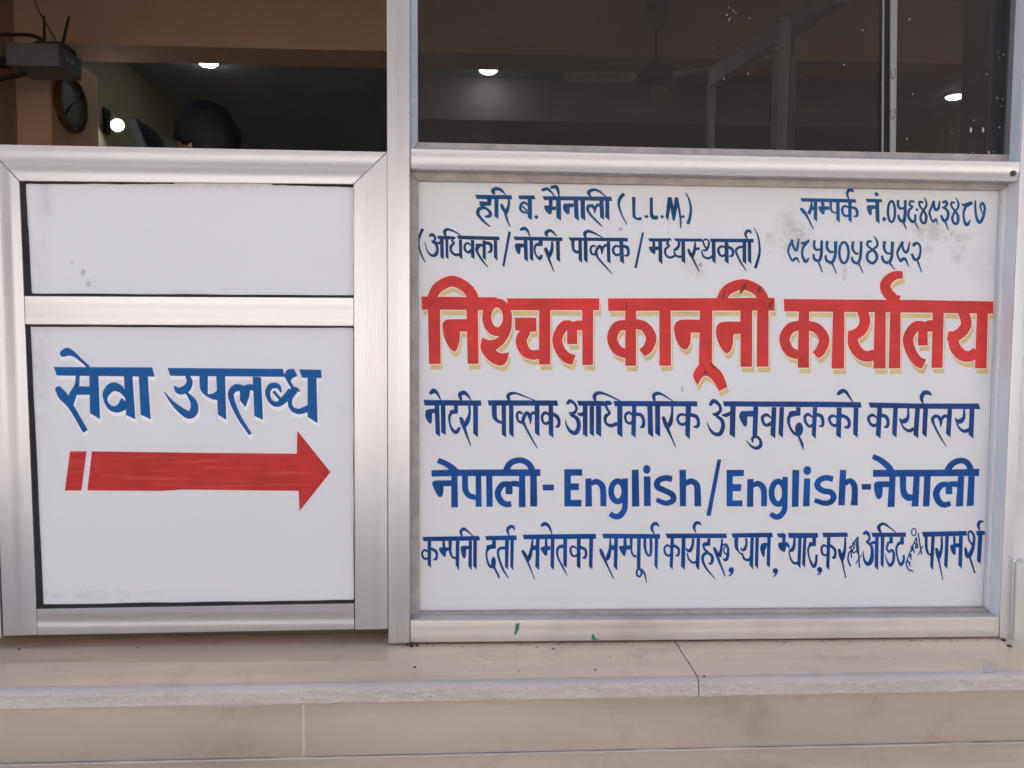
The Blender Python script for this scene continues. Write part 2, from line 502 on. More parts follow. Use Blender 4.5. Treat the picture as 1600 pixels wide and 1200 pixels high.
P 510 248 568 250 565 355 500 360 440 375 410 360 425 312 460 295 510 295
s 440 345 50 415 400 42 430 490 30 480 570 36 530 590 50
C 500 490 530 447 570 447 598 500 590 570 555 610 515 590 500 545
s 532 590 26 585 710 34 600 780 8
s 730 395 16 710 372 22 660 338 40 620 370 38 632 440 34 675 488 36 720 470 40
P 720 250 775 250 755 645 705 595
s 750 342 40 778 346 44 825 362 46 845 420 42 838 480 38 795 485 14
s 1032 398 16 1015 374 22 965 358 40 925 390 38 945 450 34 990 480 40 1025 465 40
P 1018 255 1080 255 1070 645 1010 595
s 1055 350 40 1085 356 44 1148 385 44 1175 440 42 1158 500 42 1108 492 16
P 1230 255 1290 255 1280 632 1222 585
r 1042 78 46 1085 48 54 1135 62 40 1220 188 14
@office 1345 605 8
P 95 190 700 203 1470 203 1495 275 700 268 115 255
s 214 400 16 190 374 22 140 348 40 95 385 38 115 450 34 160 480 42 210 460 40
P 205 255 265 258 245 645 185 595
s 238 346 42 264 352 46 315 370 46 340 430 40 328 488 42 285 500 14
P 405 260 462 260 445 632 390 585
s 590 265 24 590 360 36 560 415 60 510 425 50 482 385 12
s 500 440 18 540 510 28 600 545 42 660 520 44
P 680 265 738 268 715 640 655 590
P 778 268 840 270 820 630 765 580
s 778 205 14 758 130 50 790 72 54 840 70 52 888 102 10
s 985 380 40 935 360 42 895 400 44 920 480 28 980 600 24 1070 745 10
s 975 370 40 1000 430 40 995 502 8
s 1005 410 34 1040 360 40 1085 370 40
P 1085 270 1140 272 1120 630 1062 580
s 1290 270 24 1288 370 40 1250 420 66 1205 425 50 1180 380 12
s 1200 450 18 1230 510 28 1290 550 42 1360 530 50
P 1360 272 1420 275 1405 645 1345 590
@language 660 700 7.2727
P 102 252 400 245 1340 240 1340 318 400 318 105 325
s 175 140 62 260 175 66 340 228 72 420 300 60
P 110 405 120 382 150 370 335 365 335 432 240 435 237 510 225 545 205 558 180 548 140 480
P 328 318 400 318 405 675 328 675
P 450 318 518 315 522 460 545 510 600 528 610 590 545 580 490 545 455 480
P 605 318 668 315 675 668 605 668
P 725 315 795 315 800 668 728 668
s 985 405 60 905 422 70 857 510 72 890 600 72 955 640 68 1010 632 66
P 945 410 1025 400 1025 525 945 525
s 985 408 52 1050 405 66 1110 415 60
P 1098 318 1168 318 1172 672 1095 672
P 1225 318 1300 318 1305 665 1225 665
s 952 300 72 960 235 74 1010 165 70 1110 138 66 1195 170 68 1240 235 72 1245 300 72
P 965 392 1020 392 1020 450 965 450
P 1365 415 1495 415 1492 482 1370 482
@language 870 700 7.2727
P 85 240 290 240 290 315 160 315 160 402 252 402 250 478 160 478 160 588 282 588 280 665 85 665
P 325 345 392 345 395 380 400 665 325 665
s 390 405 50 450 382 66 515 430 70 528 520 70 530 663 70
O 692 492 75 115 66
P 742 345 808 345 808 600 742 600
s 775 590 66 770 690 66 720 765 70 660 778 64 602 745 62
P 852 248 930 245 938 665 855 665
P 988 322 1065 322 1068 660 990 660
E 1022 242 43 50
s 1310 352 72 1230 340 66 1150 375 70 1145 440 70 1230 485 66 1312 530 68 1320 595 66 1240 626 60 1130 588 54
P 1393 248 1468 246 1468 662 1398 662
s 1450 410 60 1525 377 66 1590 420 70 1600 520 74 1602 662 78
@language 1080 700 7.2727
P 298 128 342 130 220 772 172 765
P 402 248 598 248 598 318 472 322 472 410 570 410 565 490 472 490 472 595 582 595 582 662 402 662
P 638 352 708 352 708 380 705 668 632 668
s 700 425 50 760 404 66 815 450 70 828 540 66 826 662 66
O 988 508 76 128 66
P 1035 328 1098 328 1095 600 1035 600
s 1064 590 60 1058 700 64 1010 770 66 960 782 62 900 745 56
P 1150 248 1228 250 1218 668 1142 668
P 1282 345 1352 345 1345 662 1268 662
E 1318 255 45 50
@language 1270 700 10
s 315 485 90 200 465 88 95 510 92 72 600 94 160 668 92 275 690 92 325 765 92 280 840 88 180 862 82 25 815 72
P 425 340 522 345 498 895 395 895
s 500 555 80 580 512 84 645 580 96 655 700 96 645 895 110
P 760 562 910 562 905 650 765 650
@language 1340 700 7.2727
P 175 248 1000 245 1380 235 1378 318 1000 320 175 328
s 170 95 58 260 138 66 350 215 72 410 300 60
P 185 430 192 400 215 382 250 378 360 378 360 445 285 445 283 510 270 560 242 585 215 565 192 500
P 360 325 430 325 420 670 338 670
P 478 325 552 325 552 470 575 520 625 530 625 595 570 600 515 565 485 500
P 635 320 705 320 690 665 612 665
P 755 320 830 320 815 665 740 665
s 1025 408 56 940 428 72 892 515 76 920 605 74 980 645 68 1055 628 58
P 1000 410 1075 410 1075 525 1000 525
s 1030 412 56 1080 408 62 1140 412 66
P 1140 320 1210 320 1198 662 1115 665
P 1258 320 1330 320 1318 655 1238 660
s 1015 290 72 1028 240 72 1085 172 70 1175 142 66 1245 170 68 1282 240 72 1285 290 72
P 1000 395 1055 395 1055 450 1000 450
@service 650 805 8
P 80 270 790 258 800 315 95 325
s 152 462 20 110 435 28 78 470 26 92 530 28 130 545 28 165 520 28
P 145 322 190 322 188 662 145 620
s 172 414 34 200 422 36 245 450 40 262 500 32 248 548 36 216 552 14
P 330 322 360 322 368 400 410 405 408 445 380 450 370 520 340 510 290 440 290 405 330 400
P 405 320 450 320 445 450 460 510 500 520 500 555 450 535 415 470
P 497 320 545 320 538 690 495 625
P 555 400 590 380 660 385 660 420 630 430 622 520 600 548 575 505
P 660 318 700 318 698 685 655 640
P 715 315 762 315 758 680 715 635
s 575 262 22 560 205 38 595 172 42 640 195 26 712 260 12
P 865 260 1255 250 1262 310 880 312
P 950 312 1000 312 998 420 950 420 900 440 880 410 885 375 950 362
s 900 415 46 880 480 24 895 580 26 930 640 36 975 640 40
C 945 545 970 515 995 550 998 600 985 660 950 660 938 600
s 975 645 26 1030 755 26 1038 795 8
s 1115 408 40 1050 415 38 1025 460 32 1040 550 30 1090 680 28 1160 790 10
P 1112 310 1162 310 1150 685 1112 640
P 1180 310 1225 310 1215 690 1178 640
s 1162 255 14 1145 180 40 1180 142 42 1215 148 36 1235 188 8
@service 800 805 8
P 135 242 1045 232 1055 295 148 300
s 255 298 20 245 420 36 215 530 50 200 570 30
r 135 450 36 170 510 48 200 590 26 285 805 10
P 245 380 300 375 300 435 245 435
P 300 298 345 298 340 685 290 640
P 410 298 440 298 445 385 480 385 480 435 445 440 440 500 415 510 360 430 360 400 410 385
P 485 295 530 295 525 690 480 640
r 376 126 40 415 106 46 465 145 34 500 235 14
s 650 388 48 595 395 42 565 440 34 575 530 26 630 640 24 692 755 8
P 640 295 690 295 685 660 640 620
s 815 418 18 760 390 30 730 430 30 752 500 30 790 510 28 820 490 30
P 810 295 860 295 855 675 810 640
s 840 395 36 864 402 40 915 430 36 926 490 34 908 530 34 878 525 14
P 965 295 1015 295 1005 680 960 640
@service 920 805 8
P 165 230 890 235 890 292 185 290
s 268 290 20 265 420 36 240 520 56 215 565 24
r 148 435 36 170 490 48 205 570 30 310 792 14
P 262 378 320 370 320 435 262 435
P 318 290 365 290 355 690 310 640
P 435 290 470 290 475 375 515 375 515 430 470 432 455 510 430 505 380 420 378 385 430 380
P 510 290 550 290 545 440 560 490 595 500 600 530 560 520 525 470
P 603 290 650 290 645 660 600 660
O 628 718 30 48 26
s 650 670 30 700 740 24 722 850 8
s 700 290 36 702 400 36 725 480 28 760 505 28 778 440 34 775 290 36
P 825 290 868 290 858 685 820 630
s 822 235 14 788 170 36 802 118 42 845 105 40 880 148 8
@service 1020 805 8
P 155 228 915 228 928 285 180 288
s 230 405 20 180 375 30 145 415 28 158 480 30 195 505 30 235 480 30
P 222 288 265 288 248 680 208 640
s 245 376 34 268 382 36 315 412 36 326 460 30 312 500 32 282 506 14
P 360 288 410 288 400 685 352 640
s 505 290 30 495 380 36 465 440 46 430 435 30 416 405 10
s 430 470 16 450 550 24 500 590 30 545 585 34
P 548 288 592 288 580 690 535 640
s 538 218 14 515 150 36 540 98 42 580 98 34 605 128 8
P 678 290 722 290 718 380 650 385 612 370 640 335 678 335
s 628 370 28 650 430 28 690 460 30
s 690 465 36 640 490 40 622 550 34 660 650 28 780 800 10
s 680 465 30 732 500 36 746 555 40 725 602 34 690 600 12
s 868 290 22 855 420 36 830 520 50
r 768 412 36 800 480 48 820 550 34 905 765 16
s 870 375 22 915 365 28 942 430 32 930 530 40 905 562 34 878 540 14
s 920 368 20 888 420 18 895 470 18 930 485 28
E 980 685 34 36
s 1002 690 30 985 730 24 950 760 16
P 982 225 1490 218 1503 275 1000 280
P 1020 280 1068 280 1068 410 1090 460 1120 480 1100 495 1060 455 1022 400
s 1165 285 30 1170 360 30 1142 428 40 1110 430 20 1100 400 12
s 1115 470 20 1140 540 30 1190 560 36 1225 530 36
P 1222 278 1262 278 1252 680 1205 620
P 1282 278 1325 278 1315 675 1275 620
C 1340 410 1360 357 1415 345 1420 410 1405 430 1400 490 1385 525 1360 490
S 36 1395 368 1450 365
P 1430 275 1475 275 1462 660 1422 620
E 1530 695 34 34
s 1552 700 26 1535 740 20 1505 770 12
@service 1130 805 8
P 668 230 700 225 760 222 785 250 778 300 775 345 740 345 735 280 700 278 680 260
P 685 350 720 338 800 335 822 370 790 385 778 430 770 460 735 450 690 400
s 800 365 40 828 405 22
s 890 285 30 885 380 40 855 435 50 818 430 16
s 820 450 16 845 550 22 890 600 34 945 590 34
P 810 220 1180 220 1185 282 818 285
P 938 282 980 282 965 665 925 620
P 1000 282 1040 282 1022 660 985 610
P 1112 282 1160 282 1158 385 1095 385 1065 375 1075 335 1112 335
s 1090 370 34 1060 430 24 1080 550 24 1130 640 42 1160 580 34 1165 490 28
E 1205 680 34 36
s 1225 690 26 1205 725 22 1172 745 14
P 1238 218 1550 215 1560 270 1250 275
s 1305 405 18 1260 375 30 1228 412 30 1240 480 30 1275 500 28 1310 475 22
P 1298 275 1340 275 1325 690 1285 640
s 1320 374 34 1344 382 36 1390 425 36 1400 480 32 1386 530 36 1356 525 14
s 1525 275 24 1520 420 34 1495 520 50 1490 570 24
r 1448 435 36 1470 510 48 1490 590 26 1530 785 14
@service 1240 805 8
s 690 415 16 718 385 19
S 18 716 380 722 535
s 716 440 18 688 480 20 680 560 22 712 640 24
s 735 395 16 738 352 18 757 345 18 755 400 18 735 440 18 750 470 18 792 440 16
S 18 780 310 797 480
S 15 735 358 808 265
S 18 800 270 822 658
S 15 775 605 850 490
r 882 228 36 912 215 44 948 270 28 935 318 32 898 330 18
s 915 340 28 968 380 34 982 470 42 965 575 56 920 608 48 880 550 26 868 445 10
s 960 345 26 990 345 40 1025 335 36
P 970 218 1400 215 1405 270 985 272
P 1018 272 1062 272 1055 690 1010 640
P 1088 272 1135 272 1122 660 1085 615
s 1090 220 28 1062 155 44 1095 112 38 1150 118 28 1275 212 12
P 1195 272 1240 272 1240 350 1180 360 1160 375 1165 335 1195 325
s 1182 362 28 1162 410 28 1192 458 28 1225 432 28 1250 480 34 1245 570 36 1205 628 38 1165 570 20 1145 490 10
P 1330 272 1378 272 1378 365 1310 370 1290 345 1330 320
s 1312 350 34 1282 420 28 1300 540 22 1340 618 38 1375 560 32 1375 495 22
@service 1350 805 8
O 622 210 28 46 15
S 15 520 600 655 270
S 18 675 220 718 490
S 14 670 505 738 378
S 16 650 280 672 410
s 622 335 15 650 365 18 640 410 16 680 390 16
S 16 600 370 632 475
s 580 390 14 602 430 18 590 455 14
S 16 562 470 592 558
s 560 470 15 590 500 18 570 530 14
S 16 545 560 580 640
s 535 560 16 530 620 18 560 680 20 612 702 20
s 545 580 14 575 590 15 560 612 14
P 722 208 1280 195 1285 255 740 270
P 755 268 795 268 795 400 810 470 835 480 840 510 800 495 765 430
P 840 268 885 265 862 690 825 640
s 970 265 24 970 400 34 945 500 46 930 550 30
r 905 425 40 920 490 48 935 570 26 985 810 10
P 1015 262 1060 262 1040 675 1000 625
P 1110 262 1140 262 1145 350 1185 350 1190 400 1145 405 1145 490 1125 500 1100 470 1075 410 1075 375 1115 360
P 1185 258 1235 258 1222 670 1178 625
s 1295 225 20 1335 202 30 1375 270 32 1365 380 40 1330 480 56 1290 510 52 1270 430 36 1268 395 14
s 1300 225 22 1312 310 22 1355 370 28
s 1315 505 30 1385 725 20
P 1395 198 1505 192 1512 245 1410 252
P 1425 250 1480 248 1455 610 1410 570
s 1442 195 14 1428 120 42 1450 80 38 1495 78 14
@available 70 530 6.6667
P 95 290 1120 293 1148 390 125 378
r 195 148 72 240 132 84 310 160 46 380 220 32 460 292 30
s 345 378 40 335 480 50 290 590 80 270 680 60
r 145 525 70 190 590 96 280 710 60 425 960 56
P 330 490 470 492 470 578 340 580
P 465 380 560 380 578 835 472 770
s 838 606 10 795 525 70 712 495 92 648 550 80 632 620 44 660 690 42 720 728 62 790 712 90 845 650 120
P 825 385 915 385 945 835 848 790
P 980 385 1075 390 1105 835 1000 785
@available 240 550 5.714
P 125 142 1155 150 1175 222 150 212
s 300 208 36 322 270 56 290 330 70 225 345 60 185 305 12
s 295 362 20 358 450 60 360 530 74 310 560 70 220 500 50 150 430 26 95 355 8
P 410 215 485 215 485 375 530 370 570 340 580 430 520 420 440 370 415 320
P 560 215 640 215 650 605 575 560
s 800 325 56 735 320 66 692 370 56 710 460 48 770 590 38 865 735 30
P 772 320 870 300 855 400 820 495 770 430
s 800 325 36 850 312 50 900 320 56
P 885 220 960 225 978 605 900 570
s 1142 362 12 1110 305 44 1050 305 52 1020 360 46 1045 440 38 1110 465 50 1180 410 66 1230 340 56
S 26 1070 350 1130 420
P 1175 185 1200 155 1255 150 1285 215 1240 235 1225 270 1225 300 1185 250 1170 220
s 1200 250 30 1240 312 30
s 1225 340 70 1270 335 44 1305 348 16
s 1260 345 56 1220 420 40 1232 500 40 1300 530 50 1390 500 60
P 1300 155 1495 158 1505 232 1325 230
P 1375 230 1455 232 1465 635 1375 580
@arrow 80 660 3.4783
P 103 157 192 157 165 370 75 370
P 222 157 800 165 1335 170 1338 45 1518 270 1350 482 1345 372 720 365 600 372 197 370
'''
import math
def cr(pts, n=6, closed=False):
    out=[]; m=len(pts)
    if m==2: return [list(p) for p in pts]
    rng = range(m) if closed else range(m-1)
    for i in rng:
        if closed: p0,p1,p2,p3=[pts[(i+k)%m] for k in(-1,0,1,2)]
        else:
            p1,p2=pts[i],pts[i+1]
            p0=pts[i-1] if i>0 else [2*a-b for a,b in zip(p1,p2)]
            p3=pts[i+2] if i+2<m else [2*b-a for a,b in zip(p1,p2)]
        for k in range(n):
            t=k/n
            out.append([.5*((2*b)+(c-a)*t+(2*a-5*b+4*c-d)*t*t+(3*b-a-3*c+d)*t**3) for a,b,c,d in zip(p0,p1,p2,p3)])
    if not closed: out.append(list(pts[-1]))
    return out
def ribbon(c, closed=False):
    """centre line [x,y,w] -> list of quads"""
    m=len(c); L=[];R=[]
    for i in range(m):
        a=c[i-1] if (i>0 or closed) else c[i]; b=c[(i+1)%m] if (i<m-1 or closed) else c[i]
        dx,dy=b[0]-a[0],b[1]-a[1]; l=math.hypot(dx,dy) or 1
        h=max(c[i][2],1)*.5; nx,ny=-dy/l*h,dx/l*h
        L.append((c[i][0]+nx,c[i][1]+ny)); R.append((c[i][0]-nx,c[i][1]-ny))
    k=m if closed else m-1
    return [[L[i],L[(i+1)%m],R[(i+1)%m],R[i]] for i in range(k)]
def soft(p, lim=48, n=5):
    """polygon whose shallow corners are rounded into curves; sharp corners stay"""
    m=len(p)
    if m<7: return p
    sm=[]
    for i in range(m):
        a,b,c=p[i-1],p[i],p[(i+1)%m]
        t=math.degrees(math.atan2(c[1]-b[1],c[0]-b[0])-math.atan2(b[1]-a[1],b[0]-a[0])); t=(t+180)%360-180
        sm.append(4<abs(t)<lim)
    out=[]
    for i in range(m):
        j=(i+1)%m; a,b=p[i],p[j]
        if not(sm[i] or sm[j]): out.append(a); continue
        e=(b[0]-a[0],b[1]-a[1]); l=math.hypot(*e) or 1
        def tan(k):
            if not sm[k]: return e
            q,r=p[k-1],p[(k+1)%m]; d=(r[0]-q[0],r[1]-q[1]); h=math.hypot(*d) or 1
            return (d[0]/h*l,d[1]/h*l)
        ta,tb=tan(i),tan(j)
        for k in range(n):
            t=k/n; h1=2*t**3-3*t*t+1; h2=t**3-2*t*t+t; h3=-2*t**3+3*t*t; h4=t**3-t*t
            out.append((h1*a[0]+h2*ta[0]+h3*b[0]+h4*tb[0],h1*a[1]+h2*ta[1]+h3*b[1]+h4*tb[1]))
    return out
def disc(x,y,rx,ry,n=20):
    return [(x+rx*math.cos(2*math.pi*i/n),y+ry*math.sin(2*math.pi*i/n)) for i in range(n)]
def parse():
    words={}
    for ln in T.strip().splitlines():
        f=ln.split(); k=f[0]
        if k[0]=='@':
            cur=words.setdefault(k[1:],[]); ox,oy,sc=map(float,f[1:4]); continue
        v=list(map(float,f[1:])); polys=[]
        if k=='P': polys=[soft([(v[i],v[i+1]) for i in range(0,len(v),2)])]
        elif k=='C': polys=[[tuple(p) for p in cr([(v[i],v[i+1]) for i in range(0,len(v),2)],5,True)]]
        elif k=='I':
            x,y0,w,x1,yl,yr=v; polys=[[(x,y0),(x1,yl),(x1+w,yr),(x+w,y0)]]
        elif k=='E': polys=[disc(*v)]
        elif k=='O':
            cx,cy,rx,ry,w=v; polys=ribbon([[cx+rx*math.cos(2*math.pi*i/32),cy+ry*math.sin(2*math.pi*i/32),w] for i in range(32)],True)
        elif k=='S': polys=ribbon([[v[i],v[i+1],v[0]] for i in range(1,len(v),2)])
        elif k in 'sr':
            p=[(v[i],v[i+1],v[i+2]) for i in range(0,len(v),3)]
            polys=ribbon(cr(p,7))
            if k=='r': polys.append(disc(p[0][0],p[0][1],p[0][2]/2,p[0][2]/2))
        for p in polys: cur.append([(ox+a/sc,oy+b/sc) for a,b in p])
    return words

# ---------------------------------------------------------------- lettering -> meshes
BOARD_Y, PANEL_Y = 0.043, 0.008
def letter_mesh(name, polys, y, mat, parent, grow=0.0, dx=0.0, dy=0.0, plane=None):
    """union of painted strokes (photo-measured polygons on the plane y) as one flat skin of paint"""
    P = []
    for p in polys:
        q = [(a+dx, b+dy) for a, b in p]
        ar = sum(q[i-1][0]*q[i][1]-q[i][0]*q[i-1][1] for i in range(len(q)))
        if abs(ar) < 1e-3: continue
        if ar < 0: q = q[::-1]
        P.append(q)
        if grow:
            n = len(q)
            for i in range(n):
                a, b = Vector(q[i]), Vector(q[(i+1) % n]); e = b-a
                if e.length < 1e-4: continue
                e.normalize(); nn = Vector((-e.y, e.x))*grow; e = e*grow*.6
                P.append([tuple(a-e-nn), tuple(b+e-nn), tuple(b+e+nn), tuple(a-e+nn)])
    vs, fs, T3 = [], [], []
    for q in P:                                      # to triangles, then one exact union
        for t in tessellate_polygon([[Vector((a, c, 0)) for a, c in q]]):
            t = [q[i] for i in t]
            ar = (t[1][0]-t[0][0])*(t[2][1]-t[0][1])-(t[2][0]-t[0][0])*(t[1][1]-t[0][1])
            if abs(ar) < 1e-4: continue
            if ar < 0: t = t[::-1]
            k = len(vs); vs += [Vector(c) for c in t]; fs.append([k, k+1, k+2]); T3.append(t)
    V, E, F, *_ = delaunay_2d_cdt(vs, [], fs, 1, 1e-4)
    T3 = np.array(T3); VV = np.array([tuple(v) for v in V]); FF = np.array(F); cen = VV[FF].mean(1)
    inside = np.zeros(len(FF), bool)
    for t in T3:
        m = ~inside & (cen[:, 0] >= t[:, 0].min()) & (cen[:, 0] <= t[:, 0].max()) & (cen[:, 1] >= t[:, 1].min()) & (cen[:, 1] <= t[:, 1].max())
        if not m.any(): continue
        c = cen[m]; ok = np.ones(len(c), bool)
        for i in range(3):
            a, d = t[i], t[(i+1) % 3]; ok &= (d[0]-a[0])*(c[:, 1]-a[1])-(d[1]-a[1])*(c[:, 0]-a[0]) >= -1e-6
        inside[np.where(m)[0][ok]] = True
    pl = y if plane is None else plane
    bm = bmesh.new(); bv = []
    for v in V:
        p = at(v.x, v.y, pl); bv.append(bm.verts.new((p.x, y, p.z)))
    for f, keep in zip(F, inside):
        if not keep: continue                        # a counter, not paint
        try: bm.faces.new([bv[i] for i in f])
        except ValueError: pass
    for f in bm.faces:
        f.normal_update()
        if f.normal.y > 0: f.normal_flip()
    me = bpy.data.meshes.new(name); bm.to_mesh(me); bm.free(); me.materials.append(mat)
    o = bpy.data.objects.new(name, me); COL.objects.link(o); o.parent = parent
    o.matrix_parent_inverse = Matrix.Translation(-parent.location) if parent.type == 'EMPTY' else Matrix()
    return o
WORDS = parse()

# ---------------------------------------------------------------- building shell
PLASTER = simple('cream wall plaster', (.60, .56, .49), .8, bump=.25)
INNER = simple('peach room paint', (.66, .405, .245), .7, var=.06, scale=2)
INNER_PALE = simple('pale ceiling paint', (.55, .50, .46), .75, var=.06, scale=2)
def struct(name, bm, mat, **k): return tag(obj(name, bm, mat, **k), kind='structure')
# facade around the opening (outside the frame of the photo except the strip at the right edge)
shell = bmesh.new()
add_box(shell, (-9, 0, 2.05), (9, .2, 5.5)); add_box(shell, (-9, 0, -.7), (-3.3, .2, 2.05)); add_box(shell, (-1.32, .0, -.7), (-1.22, .2, 2.05)); add_box(shell, (1.22, .03, -.7), (2.0, .2, 2.05)); add_box(shell, (5.2, .03, -.7), (9, .2, 2.05))
struct('facade_wall', shell, PLASTER)
XL, XR, CEIL, YB = -3.19, 5.2, 3.05, 9.5
struct('room_floor', box((XL, .2, -.12), (XR, YB, 0)), simple('room floor tile', (.30, .27, .24), .35, scale=3))
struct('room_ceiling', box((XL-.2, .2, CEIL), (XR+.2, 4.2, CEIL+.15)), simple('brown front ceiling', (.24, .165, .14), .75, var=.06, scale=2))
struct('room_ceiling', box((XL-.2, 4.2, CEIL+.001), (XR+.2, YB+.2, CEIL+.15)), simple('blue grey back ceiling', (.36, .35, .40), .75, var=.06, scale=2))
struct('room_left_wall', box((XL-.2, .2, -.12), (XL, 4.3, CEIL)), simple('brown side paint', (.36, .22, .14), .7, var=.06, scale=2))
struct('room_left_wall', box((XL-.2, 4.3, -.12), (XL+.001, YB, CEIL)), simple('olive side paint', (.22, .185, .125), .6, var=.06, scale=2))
struct('room_right_wall', box((XR, .2, -.12), (XR+.2, YB, CEIL)), INNER)
struct('sun_block_roof', box((-9, .2, 5.3), (9, YB+.2, 5.5)), PLASTER)  # unseen slab added to keep the sun out of the room
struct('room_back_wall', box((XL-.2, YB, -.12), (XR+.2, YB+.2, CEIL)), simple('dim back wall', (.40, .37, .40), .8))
zb = at(350, 74, 4.1).z
struct('ceiling_beam', box((XL, 4.1, zb), (XR, 4.45, CEIL)), INNER, bevel=.006)
zb2 = at(700, 187, 6.0).z; xb2 = at(622, 150, 6.0).x
struct('ceiling_beam', box((xb2, 6.0, zb2), (at(1440, 150, 6.0).x, 6.3, CEIL)), simple('mauve beam paint', (.40, .34, .34), .75, var=.06, scale=2), bevel=.006)
struct('wall_pilaster', box((XL, 4.1, 0), (at(80, 180, 4.1).x, 4.78, zb)), INNER, bevel=.006)
pz = at(1503, 120, 1.2)
struct('room_pier', box((pz.x, .75, 0), (pz.x+.5, 1.2, CEIL)), simple('grey green pier paint', (.20, .225, .22), .7))

# ---------------------------------------------------------------- stone steps
def stone(name, base, rough, chip=0.0):
    t = NT(name)
    veil = t.noise(1, 4, .55, (1.4, 9, 9), .4); fine = t.noise(210, 4, .7); cl = t.noise(9, 6, .62); dust = t.noise(3.1, 5, .6)
    c = t.ramp(veil, [(.28, tuple(q*.80 for q in base)), (.55, base), (.8, tuple(min(1, q*1.13) for q in base))])
    c = t.mix(t.rng(fine, .55, .75, 0, .26), c, tuple(q*.6 for q in base))
    c = t.mix(t.rng(cl, .55, .82, 0, .42), c, (.20, .16, .13))
    if chip:
        ch = t.noise(1, 8, .72, (45, 90, 190), .5); pit = t.noise(1, 5, .7, (130, 200, 330), .3); lg = t.noise(6, 3, .5)
        g = t.n('ShaderNodeNewGeometry'); sp = t.n('ShaderNodeSeparateXYZ'); t.l(g.outputs['Position'], sp.inputs[0])
        band = t.math('MULTIPLY', t.rng(sp.outputs['Z'], -.004, -.011, 0, 1), t.rng(sp.outputs['Z'], -.036, -.031, 0, 1))
        band = t.math('MULTIPLY', band, t.rng(lg, .3, .6, .35, 1))
        c = t.mix(t.math('MULTIPLY', band, t.rng(ch, .42, .62, 0, .55)), c, (.78, .74, .70))
        c = t.mix(t.math('MULTIPLY', band, t.rng(pit, .60, .68, 0, .85)), c, (.15, .13, .12))
        t.bump(t.math('MULTIPLY', band, t.math('ADD', ch, t.math('MULTIPLY', pit, -.6))), .6, .005)
    t.set(base=c, rough=t.rng(dust, .38, .66, rough*.7, min(1, rough*2.4)), spec=.75 if rough < .2 else .5); return t.m
STONE = stone('polished beige stone', (.78, .615, .43), .07)
NOSE = stone('chipped stone nosing', (.58, .53, .48), .5, 1.0)
RISER = stone('beige riser tile', (.52, .455, .375), .34)
GROUT = simple('pale grout', (.62, .59, .54), .9)
JX = at(1055, 1005, 0).x; SK = math.tan(R(.5))
def skew(bm):                                       # the steps run half a degree off the shop front
    for v in bm.verts:
        if v.co.y < .0: v.co.y += v.co.x*SK
    return bm
def slab(x0, x1):
    """one ledge slab with a rounded front edge, returned as top block and nose strip"""
    top = bmesh.new(); add_box(top, (x0, -.156, -.035), (x1, .20, 0))
    nose = bmesh.new(); r = .013; pr = [(-.156, -.0005)]
    for k in range(7):
        a = math.pi/2*k/6; pr.append((-.158 - r*math.sin(a), -.0005 - r*(1-math.cos(a))))
    pr += [(-.171, -.031), (-.167, -.036), (-.156, -.036)]
    N = 160; rows = []
    for i in range(N+1):
        x = x0+(x1-x0)*i/N; row = []
        for j, (y, z) in enumerate(pr):
            q = .0016*noise.noise(Vector((x*30, y*60, z*80+3)))*(1 if 1 < j < 9 else 0)
            row.append(nose.verts.new((x, y+q*1.2, z+q)))
        rows.append(row)
    m = len(pr)
    for a, b in zip(rows, rows[1:]):
        for j in range(m): nose.faces.new((a[j], b[j], b[(j+1) % m], a[(j+1) % m]))
    nose.faces.new(rows[0]); nose.faces.new(rows[-1][::-1])
    return skew(top), skew(nose)
for x0, x1 in ((-2.2, JX-.0012), (JX+.0012, 2.4)):
    a, b = slab(x0, x1)
    o = struct('ledge_slab', a, STONE); n = obj('nosing', b, NOSE, o, smooth=False)
RX = at(475, 1150, -.15).x
for x0, x1 in ((-2.2, RX-.0012), (RX+.0012, 2.4)):
    struct('step_riser', skew(box((x0, -.150, -.1385), (x1, .1, -.0365))), RISER)
struct('step_riser_grout', skew(box((RX-.0019, -.1502, -.1385), (RX+.0019, .05, -.038))), GROUT)
struct('step_core', box((-2.2, -.03, -.70), (2.4, .19, -.1425)), RISER)
tr = bmesh.new(); add_box(tr, (-2.2, -.48, -.172), (2.4, -.03, -.142)); struct('step_tread', skew(tr), STONE)
gl = bmesh.new()
N = 200; prev = None
for i in range(N+1):                                # worn line of white grout where riser meets tread
    x = -2.2+4.6*i/N; h = .0022+.0028*max(0, noise.noise(Vector((x*14, 1, 2))))
    cur = [gl.verts.new((x, -.1535+x*SK, -.1419)), gl.verts.new((x, -.1535+x*SK, -.1419+h)), gl.verts.new((x, -.1495+x*SK, -.1419+h)), gl.verts.new((x, -.1495+x*SK, -.1419))]
    if prev:
        for j in range(4): gl.faces.new((prev[j], cur[j], cur[(j+1) % 4], prev[(j+1) % 4]))
    prev = cur
struct('step_grout_line', gl, GROUT)
st2 = bmesh.new(); add_box(st2, (-2.2, -.46, -.34), (2.4, -.03, -.174)); add_box(st2, (-2.2, -.80, -.36), (2.4, -.03, -.342)); add_box(st2, (-2.2, -.78, -.7), (2.4, -.03, -.362))
struct('lower_steps', st2, STONE)
struct('street', box((-60, -60, -.75), (60, .2, -.70)), simple('street concrete', (.42, .405, .385), .85, bump=.3, bscale=30))

